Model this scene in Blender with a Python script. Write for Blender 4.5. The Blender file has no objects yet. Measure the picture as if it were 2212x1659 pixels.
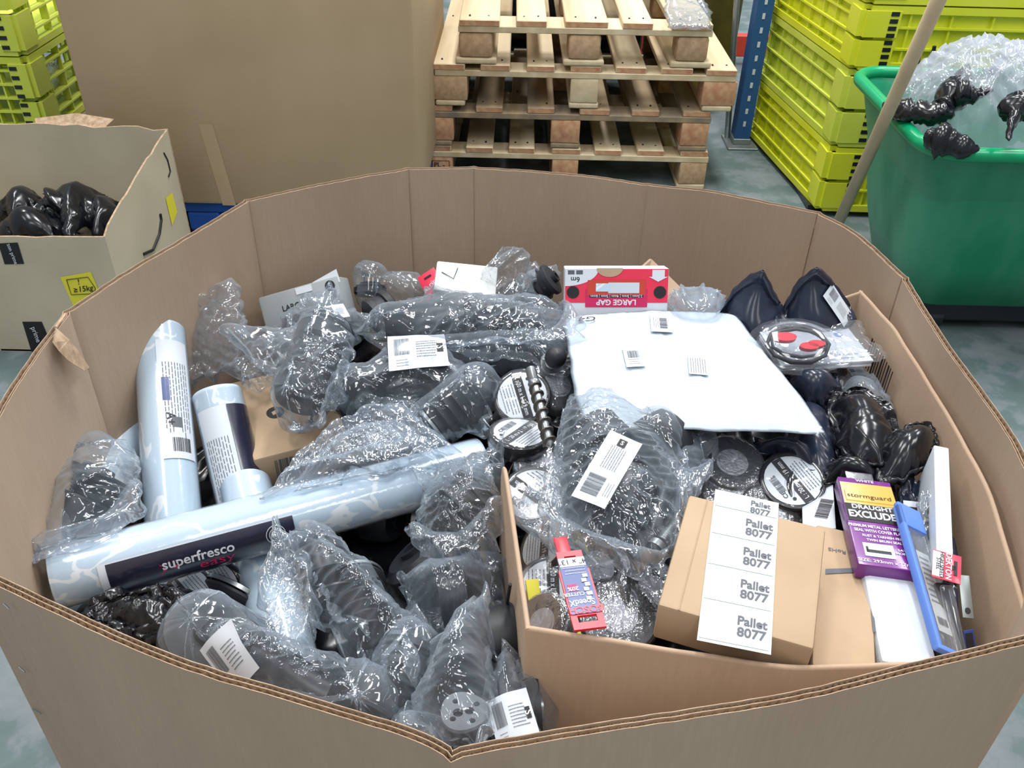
import bpy, bmesh, math, random
import numpy as np
from mathutils import Vector, Matrix, noise
from mathutils.bvhtree import BVHTree
R = random.Random(7)
sc = bpy.context.scene
COL = sc.collection
# ------------------------------------------------------------------ camera
F, TH, RO, CZ = 1900.0, math.radians(36.5), math.radians(1.3), 1.30
fw = Vector((0, math.cos(TH), -math.sin(TH))); u0 = Vector((0, math.sin(TH), math.cos(TH))); r0 = Vector((1, 0, 0))
rt = math.cos(RO)*r0 + math.sin(RO)*u0; up = -math.sin(RO)*r0 + math.cos(RO)*u0
cam = bpy.data.cameras.new('camera'); camo = bpy.data.objects.new('camera', cam); COL.objects.link(camo)
cam.sensor_width = 36; cam.lens = F/2212*36; cam.clip_start = .02; cam.clip_end = 100
m = Matrix((rt, up, -fw)).transposed().to_4x4(); m.translation = (0, 0, CZ); camo.matrix_world = m
sc.camera = camo
CAM = Vector((0, 0, CZ))
def ray(px, py): return fw + (px-1106)/F*rt + (829.5-py)/F*up
def P(px, py, z):
    d = ray(px, py); return CAM + d*((z-CZ)/d.z)
def PY(px, py, Y):
    d = ray(px, py); return CAM + d*(Y/d.y)
def PX(px, py, X):
    d = ray(px, py); return CAM + d*(X/d.x)
def PZ(px, py, Z): return CAM + ray(px, py)*Z
# ------------------------------------------------------------------ light
w = bpy.data.worlds.new('world'); sc.world = w; w.use_nodes = True
w.node_tree.nodes['Background'].inputs[0].default_value = (.80, .90, 1, 1)
w.node_tree.nodes['Background'].inputs[1].default_value = .36
def area(x, y, z, sx, sy, e, col=(1, .97, .93)):
    l = bpy.data.lights.new('ceiling_lamp', 'AREA'); l.shape = 'RECTANGLE'; l.size = sx; l.size_y = sy; l.energy = e; l.color = col
    o = bpy.data.objects.new('ceiling_lamp', l); COL.objects.link(o); o.location = (x, y, z)
for x, y, e in ((.45, 2.5, 66), (-1.5, .9, 32), (-2.9, 3.6, 42), (3.2, 3.4, 42), (.4, 4.9, 50), (.6, -.9, 26), (2.9, .3, 26), (-3.6, -.8, 16), (-.9, 7.6, 46), (3.0, 7.2, 46), (-1.0, -2.8, 14), (2.2, -3.0, 12)):
    area(x, y, 4.6, .55, 1.5, e*1.8, (1, .99, .98))
sc.view_settings.view_transform = 'Standard'; sc.view_settings.look = 'None'; sc.view_settings.exposure = 0.10; sc.view_settings.gamma = 1
sc.view_settings.use_curve_mapping = False
try: sc.cycles.transparent_max_bounces = 24
except Exception: pass
# ------------------------------------------------------------------ materials
def lin(c): return tuple(((v/255+.055)/1.055)**2.4 if v > 10 else v/255/12.92 for v in c)+(1,)
def nt(name):
    m = bpy.data.materials.new(name); m.use_nodes = True; t = m.node_tree
    return m, t, t.nodes['Principled BSDF']
def N(t, typ, **k):
    n = t.nodes.new(typ)
    for a, b in k.items():
        if a.startswith('i_'): n.inputs[a[2:].replace('_', ' ')].default_value = b
        else: setattr(n, a, b)
    return n
def mapping(t, sc_=(1, 1, 1)):
    c = N(t, 'ShaderNodeTexCoord'); mp = N(t, 'ShaderNodeMapping'); mp.inputs['Scale'].default_value = sc_
    t.links.new(c.outputs['Object'], mp.inputs[0]); return mp.outputs[0]
def mat(name, c, rough=.6, metal=0, c2=None, nscale=20, stretch=(1, 1, 1), bump=0, bscale=200, coat=0, spec=.5, ramp=(.35, .65), detail=4):
    m, t, b = nt(name)
    b.inputs['Roughness'].default_value = rough; b.inputs['Metallic'].default_value = metal; b.inputs['Base Color'].default_value = lin(c)
    b.inputs['Coat Weight'].default_value = coat; b.inputs['Specular IOR Level'].default_value = spec; b.inputs['Coat Roughness'].default_value = .12
    if c2:
        v = mapping(t, stretch); n = N(t, 'ShaderNodeTexNoise', i_Scale=nscale, i_Detail=detail); t.links.new(v, n.inputs['Vector'])
        r = N(t, 'ShaderNodeValToRGB'); r.color_ramp.elements[0].color = lin(c); r.color_ramp.elements[1].color = lin(c2)
        r.color_ramp.elements[0].position, r.color_ramp.elements[1].position = ramp
        t.links.new(n.outputs['Fac'], r.inputs[0]); t.links.new(r.outputs[0], b.inputs['Base Color'])
    if bump:
        v = mapping(t, stretch); n = N(t, 'ShaderNodeTexNoise', i_Scale=bscale, i_Detail=3); t.links.new(v, n.inputs['Vector'])
        bp = N(t, 'ShaderNodeBump', i_Strength=bump, i_Distance=.001); t.links.new(n.outputs['Fac'], bp.inputs['Height']); t.links.new(bp.outputs[0], b.inputs['Normal'])
    return m
def ridged(t, v, scale, detail=3, rough=.5):
    n = N(t, 'ShaderNodeTexNoise'); n.noise_type = 'RIDGED_MULTIFRACTAL'; n.normalize = False
    n.inputs['Scale'].default_value = scale; n.inputs['Detail'].default_value = detail; n.inputs['Roughness'].default_value = rough
    t.links.new(v, n.inputs['Vector']); return n
def wrinkle_height(t, scale, fine=.35):
    """crossing long creases: ridged noise stretched along three directions"""
    c = N(t, 'ShaderNodeTexCoord'); last = None
    for k, (rot, sc3) in enumerate((((0, 0, .5), (1, .22, .6)), ((0, 0, 1.9), (1, .2, .6)), ((.6, .3, 2.9), (1, .3, .5)))):
        mp = N(t, 'ShaderNodeMapping'); mp.inputs['Rotation'].default_value = rot; mp.inputs['Scale'].default_value = sc3; mp.inputs['Location'].default_value = (k*3.1, k, 0)
        t.links.new(c.outputs['Object'], mp.inputs[0]); n = ridged(t, mp.outputs[0], scale*(1+.35*k), 2.5); pw = N(t, 'ShaderNodeMath', operation='POWER'); t.links.new(n.outputs['Fac'], pw.inputs[0]); pw.inputs[1].default_value = 1.6
        if last is None: last = pw
        else: ad = N(t, 'ShaderNodeMath', operation='MAXIMUM'); t.links.new(last.outputs[0], ad.inputs[0]); t.links.new(pw.outputs[0], ad.inputs[1]); last = ad
    n2 = N(t, 'ShaderNodeTexNoise', i_Scale=scale*3.5, i_Detail=2); t.links.new(c.outputs['Object'], n2.inputs['Vector'])
    mx = N(t, 'ShaderNodeMath', operation='MULTIPLY_ADD'); t.links.new(n2.outputs['Fac'], mx.inputs[0]); mx.inputs[1].default_value = fine; t.links.new(last.outputs[0], mx.inputs[2]); return mx.outputs[0]
def film_mat(name, tint=(208, 224, 240), haze=(.04, .46), bump=.5, scale=22, rough=.085, glossw=1.0, fmax=.36):
    m, t, b = nt(name); t.nodes.remove(b); out = t.nodes['Material Output']
    bp = N(t, 'ShaderNodeBump', i_Strength=bump, i_Distance=.0045); t.links.new(wrinkle_height(t, scale), bp.inputs['Height'])
    tr = N(t, 'ShaderNodeBsdfTransparent'); tr.inputs[0].default_value = (.965, .975, .985, 1)
    df = N(t, 'ShaderNodeBsdfDiffuse'); df.inputs[0].default_value = lin(tint); tl = N(t, 'ShaderNodeBsdfTranslucent'); tl.inputs[0].default_value = lin(tint)
    ms = N(t, 'ShaderNodeMixShader'); ms.inputs[0].default_value = .35; t.links.new(df.outputs[0], ms.inputs[1]); t.links.new(tl.outputs[0], ms.inputs[2])
    lw = N(t, 'ShaderNodeLayerWeight', i_Blend=.28); t.links.new(bp.outputs[0], lw.inputs['Normal'])
    mr = N(t, 'ShaderNodeMapRange'); mr.inputs['To Min'].default_value = haze[0]; mr.inputs['To Max'].default_value = haze[1]; t.links.new(lw.outputs['Facing'], mr.inputs['Value'])
    m1 = N(t, 'ShaderNodeMixShader'); t.links.new(mr.outputs[0], m1.inputs[0]); t.links.new(tr.outputs[0], m1.inputs[1]); t.links.new(ms.outputs[0], m1.inputs[2])
    gl = N(t, 'ShaderNodeBsdfGlossy'); gl.inputs['Roughness'].default_value = rough; t.links.new(bp.outputs[0], gl.inputs['Normal'])
    fr = N(t, 'ShaderNodeFresnel', i_IOR=1.5); t.links.new(bp.outputs[0], fr.inputs['Normal'])
    fm = N(t, 'ShaderNodeMath', operation='MULTIPLY'); fm.inputs[1].default_value = glossw; t.links.new(fr.outputs[0], fm.inputs[0])
    fc = N(t, 'ShaderNodeMath', operation='MINIMUM'); fc.inputs[1].default_value = fmax; t.links.new(fm.outputs[0], fc.inputs[0])
    m2 = N(t, 'ShaderNodeMixShader'); t.links.new(fc.outputs[0], m2.inputs[0]); t.links.new(m1.outputs[0], m2.inputs[1]); t.links.new(gl.outputs[0], m2.inputs[2])
    t.links.new(m2.outputs[0], out.inputs['Surface']); return m
def poly_mat(name, c=(16, 18, 24), bump=.5, scale=8, rough=.24):
    m, t, b = nt(name); b.inputs['Base Color'].default_value = lin(c); b.inputs['Roughness'].default_value = rough; b.inputs['Specular IOR Level'].default_value = .55
    bp = N(t, 'ShaderNodeBump', i_Strength=bump, i_Distance=.006); t.links.new(wrinkle_height(t, scale, .2), bp.inputs['Height']); t.links.new(bp.outputs[0], b.inputs['Normal']); return m
def card_mat(name, c, c2):
    m, t, b = nt(name); b.inputs['Roughness'].default_value = .8; b.inputs['Specular IOR Level'].default_value = .25
    v = mapping(t, (1, 1, .35)); n = N(t, 'ShaderNodeTexNoise', i_Scale=5, i_Detail=6); t.links.new(v, n.inputs['Vector'])
    r = N(t, 'ShaderNodeValToRGB'); r.color_ramp.elements[0].color = lin(c); r.color_ramp.elements[1].color = lin(c2)
    r.color_ramp.elements[0].position = .3; r.color_ramp.elements[1].position = .7; t.links.new(n.outputs['Fac'], r.inputs[0])
    n2 = N(t, 'ShaderNodeTexNoise', i_Scale=260, i_Detail=2); v2 = mapping(t, (1, 1, .12)); t.links.new(v2, n2.inputs['Vector'])
    mx = N(t, 'ShaderNodeMix', data_type='RGBA', blend_type='OVERLAY'); mx.inputs[0].default_value = .07; t.links.new(r.outputs[0], mx.inputs[6]); t.links.new(n2.outputs['Fac'], mx.inputs[7])
    t.links.new(mx.outputs[2], b.inputs['Base Color'])
    bp = N(t, 'ShaderNodeBump', i_Strength=.12, i_Distance=.0006); t.links.new(n2.outputs['Fac'], bp.inputs['Height']); t.links.new(bp.outputs[0], b.inputs['Normal'])
    return m
def floor_mat():
    m, t, b = nt('painted_concrete'); b.inputs['Roughness'].default_value = .55
    v = mapping(t); n = N(t, 'ShaderNodeTexNoise', i_Scale=7, i_Detail=9, i_Roughness=.62); t.links.new(v, n.inputs['Vector'])
    r = N(t, 'ShaderNodeValToRGB'); e = r.color_ramp.elements; e[0].position = .34; e[0].color = lin((86, 106, 104)); e[1].position = .68; e[1].color = lin((130, 138, 142))
    k = e.new(.47); k.color = lin((96, 114, 114)); k = e.new(.52); k.color = lin((114, 126, 130))
    t.links.new(n.outputs['Fac'], r.inputs[0])
    g = N(t, 'ShaderNodeTexNoise', i_Scale=1.6, i_Detail=3); t.links.new(v, g.inputs['Vector']); mx = N(t, 'ShaderNodeMix', data_type='RGBA', blend_type='MULTIPLY'); mx.inputs[0].default_value = .5
    r2 = N(t, 'ShaderNodeValToRGB'); r2.color_ramp.elements[0].color = (.55, .55, .56, 1); r2.color_ramp.elements[0].position = .35; r2.color_ramp.elements[1].position = .6
    t.links.new(g.outputs['Fac'], r2.inputs[0]); t.links.new(r.outputs[0], mx.inputs[6]); t.links.new(r2.outputs[0], mx.inputs[7]); t.links.new(mx.outputs[2], b.inputs['Base Color'])
    bp = N(t, 'ShaderNodeBump', i_Strength=.3, i_Distance=.002); t.links.new(n.outputs['Fac'], bp.inputs['Height']); t.links.new(bp.outputs[0], b.inputs['Normal'])
    return m
def paper_roll_mat():
    m, t, b = nt('blossom_wallpaper'); b.inputs['Roughness'].default_value = .35; b.inputs['Coat Weight'].default_value = .8; b.inputs['Coat Roughness'].default_value = .1
    v = mapping(t, (1, 1, .55)); vo = N(t, 'ShaderNodeTexVoronoi', feature='DISTANCE_TO_EDGE', i_Scale=9); n = N(t, 'ShaderNodeTexNoise', i_Scale=16, i_Detail=3)
    t.links.new(v, n.inputs['Vector']); ad = N(t, 'ShaderNodeMix', data_type='RGBA', blend_type='LINEAR_LIGHT'); ad.inputs[0].default_value = .07
    t.links.new(v, ad.inputs[6]); t.links.new(n.outputs['Color'], ad.inputs[7]); t.links.new(ad.outputs[2], vo.inputs['Vector'])
    r = N(t, 'ShaderNodeValToRGB'); e = r.color_ramp.elements; e[0].position = .02; e[0].color = lin((228, 234, 238)); e[1].position = .03; e[1].color = lin((190, 209, 224))
    g = N(t, 'ShaderNodeTexNoise', i_Scale=9, i_Detail=1); t.links.new(v, g.inputs['Vector']); mg = N(t, 'ShaderNodeMath', operation='GREATER_THAN'); t.links.new(g.outputs['Fac'], mg.inputs[0]); mg.inputs[1].default_value = .56
    ma = N(t, 'ShaderNodeMath', operation='ADD'); t.links.new(vo.outputs['Distance'], ma.inputs[0]); t.links.new(mg.outputs[0], ma.inputs[1]); t.links.new(ma.outputs[0], r.inputs[0]); t.links.new(r.outputs[0], b.inputs['Base Color'])
    r3 = ridged(t, mapping(t, (1, 1, .3)), 30, 3); bp = N(t, 'ShaderNodeBump', i_Strength=.25, i_Distance=.002); t.links.new(r3.outputs['Fac'], bp.inputs['Height']); t.links.new(bp.outputs[0], b.inputs['Coat Normal'])
    return m
M = dict(
 card=card_mat('bin_cardboard', (174, 151, 129), (186, 164, 142)), card2=card_mat('carton_cardboard', (174, 148, 125), (186, 161, 137)),
 edge=mat('torn_cardboard_edge', (190, 165, 138), .9, c2=(160, 132, 104), nscale=90), kraft=mat('kraft_board', (168, 143, 114), .7, c2=(177, 152, 123), nscale=12, bump=.1),
 tall=mat('tall_carton_board', (172, 150, 120), .8, c2=(182, 160, 130), nscale=3, spec=.2), grey_card=mat('greyish_board', (182, 172, 148), .8, c2=(194, 184, 160), nscale=6),
 dark=mat('black_ink', (28, 27, 30), .6), greyink=mat('grey_ink', (88, 92, 100), .6), wood=mat('pale_pine', (188, 166, 130), .75, c2=(214, 198, 166), nscale=14, stretch=(1, .08, 1), bump=.3, bscale=60),
 wood2=mat('weathered_pine', (118, 108, 94), .85, c2=(160, 138, 108), nscale=14, stretch=(1, .08, 1), bump=.3, bscale=60), endgrain=mat('end_grain', (176, 122, 92), .85, c2=(196, 158, 120), nscale=40),
 block=mat('chipboard_block', (170, 140, 106), .9, c2=(192, 160, 128), nscale=60), yellow=mat('yellow_crate_plastic', (216, 222, 30), .45, c2=(224, 228, 66), nscale=5),
 yellow2=mat('worn_lime_plastic', (196, 210, 66), .5, c2=(212, 222, 92), nscale=5), green=mat('green_tub_plastic', (0, 128, 88), .38, c2=(60, 146, 112), nscale=9, stretch=(1, 1, .25)),
 green_rim=mat('green_rim_plastic', (0, 152, 98), .28), blue=mat('blue_steel', (34, 84, 140), .45), galv=mat('galvanised_steel', (150, 158, 158), .4, .7), red=mat('red_steel', (196, 62, 46), .5),
 stick=mat('wooden_handle', (176, 158, 128), .6, c2=(190, 172, 140), nscale=20, stretch=(1, 1, .1)), bluepallet=mat('blue_pallet_plastic', (30, 84, 170), .5),
 floor=floor_mat(), wallp=paper_roll_mat(), navy=mat('navy_label', (34, 36, 56), .3, coat=.7), paper=mat('white_paper', (200, 207, 215), .55), paper2=mat('off_white_card', (206, 210, 208), .5),
 white=mat('white_print', (212, 217, 224), .5), pink=mat('pink_print', (200, 30, 90), .5), mailer=mat('white_padded_mailer', (186, 198, 209), .7, bump=.25, bscale=110, spec=.2),
 red_card=mat('red_card', (224, 48, 78), .4, coat=.3), redplastic=mat('red_plastic', (222, 40, 58), .35), purple=mat('purple_card', (110, 36, 126), .35, coat=.4), gold=mat('gold_print', (196, 150, 40), .35, coat=.4),
 rubber=mat('black_rubber', (24, 27, 32), .5, c2=(36, 40, 46), nscale=30), iron=mat('black_painted_metal', (30, 33, 40), .35), steel=mat('zinc_steel', (160, 166, 168), .3, .9), gasket=mat('grey_gasket', (112, 116, 122), .6),
 vinyl=mat('black_vinyl', (20, 21, 26), .3), core=mat('pale_core', (186, 188, 198), .4), bluebox=mat('blue_card', (36, 62, 128), .35, coat=.4), lightblue=mat('blue_plastic', (92, 130, 206), .4),
 greybox=mat('silver_card', (148, 154, 156), .4), ylabel=mat('yellow_label', (226, 216, 62), .5), liner=mat('label_liner', (196, 206, 196), .45), tape=mat('clear_parcel_tape', (176, 154, 125), .3),
 film=film_mat('clear_film', bump=.8, scale=15, glossw=1.5), film_thick=film_mat('milky_film', (208, 224, 240), (.075, .5), .75, 13, glossw=1.4), film_clear=film_mat('glossy_clear_film', (212, 226, 240), (.03, .36), .95, 20, .09, 1.8),
 wrap=film_mat('crinkled_shrink_wrap', (222, 230, 238), (.09, .4), 1.0, 48, .12, 2.8, .55), poly=poly_mat('black_polythene', (20, 22, 27), .6, 4.5, .2), poly_blue=poly_mat('dark_blue_grey_polythene', (38, 44, 60), .6, 4.5, .22), film_white=film_mat('white_hazy_film', (226, 232, 244), (.30, .75), .9, 11, glossw=1.5),
 glass=film_mat('clear_clamshell', (220, 224, 232), (.03, .25), .12, 8, .08, 1.1, .25), brown=mat('brown_wrapped_goods', (90, 80, 40), .3, c2=(70, 62, 34), nscale=6), pipe=mat('grey_floor_base', (90, 92, 90), .7), drill=mat('dark_drill_steel', (112, 108, 102), .35, .8),
)
# ------------------------------------------------------------------ builders
def link(o, parent=None):
    COL.objects.link(o)
    if parent is not None: o.parent = parent
    return o
def thing(name, label, cat, loc=(0, 0, 0), mtx=None, group=None, kind=None):
    o = bpy.data.objects.new(name, None); o.empty_display_size = .02
    o.matrix_world = mtx if mtx is not None else Matrix.Translation(loc)
    tag(o, label, cat, group, kind); return link(o)
def tag(o, label, cat, group=None, kind=None):
    if label: o['label'] = label
    if cat: o['category'] = cat
    if group: o['group'] = group
    if kind: o['kind'] = kind
    return o
class MB:
    def __init__(s): s.v = []; s.f = []; s.mi = []
    def add(s, vs, fs, mi=0):
        b = len(s.v); s.v += [tuple(v) for v in vs]; s.f += [tuple(i+b for i in f) for f in fs]; s.mi += [mi]*len(fs); return s
    def box(s, a, b, mi=0, M4=None):
        (x0, y0, z0), (x1, y1, z1) = a, b
        vs = [Vector(p) for p in ((x0, y0, z0), (x1, y0, z0), (x1, y1, z0), (x0, y1, z0), (x0, y0, z1), (x1, y0, z1), (x1, y1, z1), (x0, y1, z1))]
        if M4: vs = [M4 @ v for v in vs]
        return s.add(vs, [(3, 2, 1, 0), (4, 5, 6, 7), (0, 1, 5, 4), (1, 2, 6, 5), (2, 3, 7, 6), (3, 0, 4, 7)], mi)
    def bevbox(s, a, b, r=.003, seg=2, mi=0):
        bm = bmesh.new(); c = [(a[i]+b[i])/2 for i in range(3)]; d = [abs(b[i]-a[i]) for i in range(3)]
        bmesh.ops.create_cube(bm, size=1, matrix=Matrix.Translation(c) @ Matrix.Diagonal((*d, 1)))
        bmesh.ops.bevel(bm, geom=bm.edges[:], offset=min(r, min(d)*.45), segments=seg, affect='EDGES', profile=.5)
        bm.verts.index_update(); s.add([v.co for v in bm.verts], [[v.index for v in f.verts] for f in bm.faces], mi); bm.free(); return s
    def tube(s, path, rad, n=12, mi=0, caps=True):
        path = [Vector(p) for p in path]; rs = rad if isinstance(rad, (list, tuple)) else [rad]*len(path)
        b = len(s.v); prev = None
        for i, p in enumerate(path):
            t = (path[min(i+1, len(path)-1)]-path[max(i-1, 0)]).normalized()
            a = prev if prev is not None else (Vector((0, 0, 1)) if abs(t.z) < .9 else Vector((1, 0, 0)))
            x = (a - t*a.dot(t)).normalized(); prev = x; y = t.cross(x)
            for k in range(n):
                q = 2*math.pi*k/n; s.v.append(tuple(p+(x*math.cos(q)+y*math.sin(q))*rs[i]))
        for i in range(len(path)-1):
            for k in range(n):
                k2 = (k+1) % n; s.f.append((b+i*n+k, b+i*n+k2, b+(i+1)*n+k2, b+(i+1)*n+k)); s.mi.append(mi)
        if caps:
            s.f.append(tuple(b+k for k in reversed(range(n)))); s.mi.append(mi); s.f.append(tuple(b+(len(path)-1)*n+k for k in range(n))); s.mi.append(mi)
        return s
    def build(s, name, mats, parent=None, smooth=False, mtx=None, auto=False):
        me = bpy.data.meshes.new(name); me.from_pydata(s.v, [], s.f)
        for m_ in (mats if isinstance(mats, (list, tuple)) else [mats]): me.materials.append(m_)
        me.polygons.foreach_set('material_index', s.mi)
        if smooth: me.polygons.foreach_set('use_smooth', [True]*len(s.f))
        if auto: me.set_sharp_from_angle(angle=math.radians(38))
        me.update(); o = bpy.data.objects.new(name, me)
        if mtx is not None: o.matrix_world = mtx
        return link(o, parent)
def frame(o, x, y):          # local x = right, local y = up the face, local z = out of the face
    x = x.normalized(); y = (y - x*y.dot(x)).normalized(); z = x.cross(y)
    m_ = Matrix((x, y, z)).transposed().to_4x4(); m_.translation = o; return m_
def rect(c):                 # corners TL,TR,BR,BL -> frame at centre, width, height
    a, b, d, e = c; o = (a+b+d+e)/4; x = ((b-a)+(d-e))/2; y = ((a-e)+(b-d))/2
    if y.length > x.length: x = x - y.normalized()*x.dot(y.normalized())
    else: y = y - x.normalized()*y.dot(x.normalized())
    return frame(o, x, y), x.length, y.length
def axisframe(p0, p1, hint=(0, 0, 1)):      # local z runs p0 -> p1
    z = (p1-p0).normalized(); h = Vector(hint); 
    if abs(z.dot(h)) > .97: h = Vector((1, 0, 0))
    x = h.cross(z).normalized(); y = z.cross(x); m_ = Matrix((x, y, z)).transposed().to_4x4(); m_.translation = p0; return m_
def lathe(mb, prof, n=28, mi=0, twist=0):   # prof [(z, r)] around local z
    b = len(mb.v)
    for i, (z, r) in enumerate(prof):
        for k in range(n):
            q = 2*math.pi*k/n; mb.v.append((r*math.cos(q), r*math.sin(q), z))
    for i in range(len(prof)-1):
        for k in range(n):
            k2 = (k+1) % n; mb.f.append((b+i*n+k, b+i*n+k2, b+(i+1)*n+k2, b+(i+1)*n+k)); mb.mi.append(mi)
    return mb
_tc = {}
def text_data(s, size=1.0, bold=0):
    k = (s, bold)
    if k not in _tc:
        c = bpy.data.curves.new('t', 'FONT'); c.body = s; c.size = 1; c.align_x = 'CENTER'; c.align_y = 'CENTER'; c.offset = bold; c.resolution_u = 3
        o = bpy.data.objects.new('t', c); me = bpy.data.meshes.new_from_object(o)
        _tc[k] = ([tuple(v.co) for v in me.vertices], [tuple(p.vertices) for p in me.polygons]); bpy.data.objects.remove(o); bpy.data.curves.remove(c)
    return _tc[k]
def text(parent, s, x, y, size, mt, rot=0, z=.0006, bold=.012, fn=None, sx=1, name='printed_text', mi=None):
    vs, fs = text_data(s, 1, bold); c, d = math.cos(rot), math.sin(rot); out = []
    for v in vs:
        a, b = v[0]*size*sx, v[1]*size; q = (x+a*c-b*d, y+a*d+b*c); out.append(fn(*q, z) if fn else (q[0], q[1], z))
    return MB().add(out, fs).build(name, mt, parent)
def patch(parent, x0, y0, x1, y1, mt, name='label_sticker', z=.0004, fn=None, nx=1, ny=1):
    vs, fs = [], []
    for j in range(ny+1):
        for i in range(nx+1):
            q = (x0+(x1-x0)*i/nx, y0+(y1-y0)*j/ny); vs.append(fn(*q, z) if fn else (*q, z))
    for j in range(ny):
        for i in range(nx):
            a = j*(nx+1)+i; fs.append((a, a+1, a+nx+2, a+nx+1))
    return MB().add(vs, fs).build(name, mt, parent, smooth=bool(fn))
def barcode(parent, x, y, wd, ht, mt=None, rot=0, z=.0006, fn=None, seed=1, name='barcode'):
    rr = random.Random(seed); mb = MB(); c, d = math.cos(rot), math.sin(rot); t = -wd/2
    while t < wd/2:
        b = rr.choice((1, 1, 2, 3))*wd/70; 
        q = [(t, -ht/2), (t+b, -ht/2), (t+b, ht/2), (t, ht/2)]; q = [(x+p*c-r_*d, y+p*d+r_*c) for p, r_ in q]
        mb.add([fn(*p, z) if fn else (*p, z) for p in q], [(0, 1, 2, 3)]); t += b+rr.choice((1, 1, 2))*wd/70
    return mb.build(name, mt or M['dark'], parent)
def lines(parent, x, y, wd, ht, n, mt=None, rot=0, z=.0006, fn=None, seed=1, name='fine_print'):
    rr = random.Random(seed); mb = MB(); c, d = math.cos(rot), math.sin(rot)
    for i in range(n):
        yy = ht/2-ht*i/max(n-1, 1); t = -wd/2; e = wd/2*(1-.3*rr.random())
        while t < e:
            l = wd*rr.uniform(.03, .10); h = ht/n*.14; q = [(t, yy-h), (t+l, yy-h), (t+l, yy+h), (t, yy+h)]; q = [(x+p*c-r_*d, y+p*d+r_*c) for p, r_ in q]
            mb.add([fn(*p, z) if fn else (*p, z) for p in q], [(0, 1, 2, 3)]); t += l+wd*.018
    return mb.build(name, mt or M['greyink'], parent)
def carton(name, label, corners, depth, mt, cat='box', r=.003, z_gap=0):
    m_, wd, ht = rect(corners); t = thing(name, label, cat, mtx=m_)
    MB().bevbox((-wd/2, -ht/2, -depth), (wd/2, ht/2, 0), r).build('carton_body' if cat == 'box' else 'body', mt, t, smooth=True, auto=True)
    return t, wd, ht
# ------------------------------------------------------------------ film simulation: two sheets sealed round the border
RIDGE = [(Vector((R.uniform(-1, 1), R.uniform(-1, 1), R.uniform(-1, 1))).normalized(), R.uniform(0, 6)) for _ in range(14)]
def ridges(X, freq, seed, k=5):
    rr = random.Random(seed); out = np.zeros(len(X)); warp = np.sin(X@np.array([31., 17, 23])+rr.random()*6)*.5+np.sin(X@np.array([-19., 43, 11])+rr.random()*6)*.4
    for i in range(k):
        a = np.array([rr.uniform(-1, 1), rr.uniform(-1, 1), rr.uniform(-.6, .6)]); a /= np.linalg.norm(a)
        msk = np.clip(.5+.9*np.sin(X@np.array([rr.uniform(-40, 40), rr.uniform(-40, 40), rr.uniform(-40, 40)])+rr.random()*6), 0, 1)
        out += msk*(1-np.abs(np.sin(X@a*freq*rr.uniform(.25, .8)+rr.random()*6+warp*rr.uniform(.3, 1.))))**3.2*1.3
    return out/k
def serendip(c, n, m_):
    u = np.linspace(-1, 1, m_)[None, :, None]; v = np.linspace(1, -1, n)[:, None, None]
    if len(c) == 4: a, b, d, e = c; c = [a, (a+b)/2, b, (b+d)/2, d, (d+e)/2, e, (e+a)/2]
    c = [np.array(p) for p in c]; cor = {(-1, 1): c[0], (1, 1): c[2], (1, -1): c[4], (-1, -1): c[6]}; S = 0
    for (x, y), p in cor.items(): S = S+(1+x*u)*(1+y*v)*(x*u+y*v-1)/4*p
    return S+(1-u*u)*(1+v)/2*c[1]+(1-v*v)*(1+u)/2*c[3]+(1-u*u)*(1-v)/2*c[5]+(1-v*v)*(1-u)/2*c[7]
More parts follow.
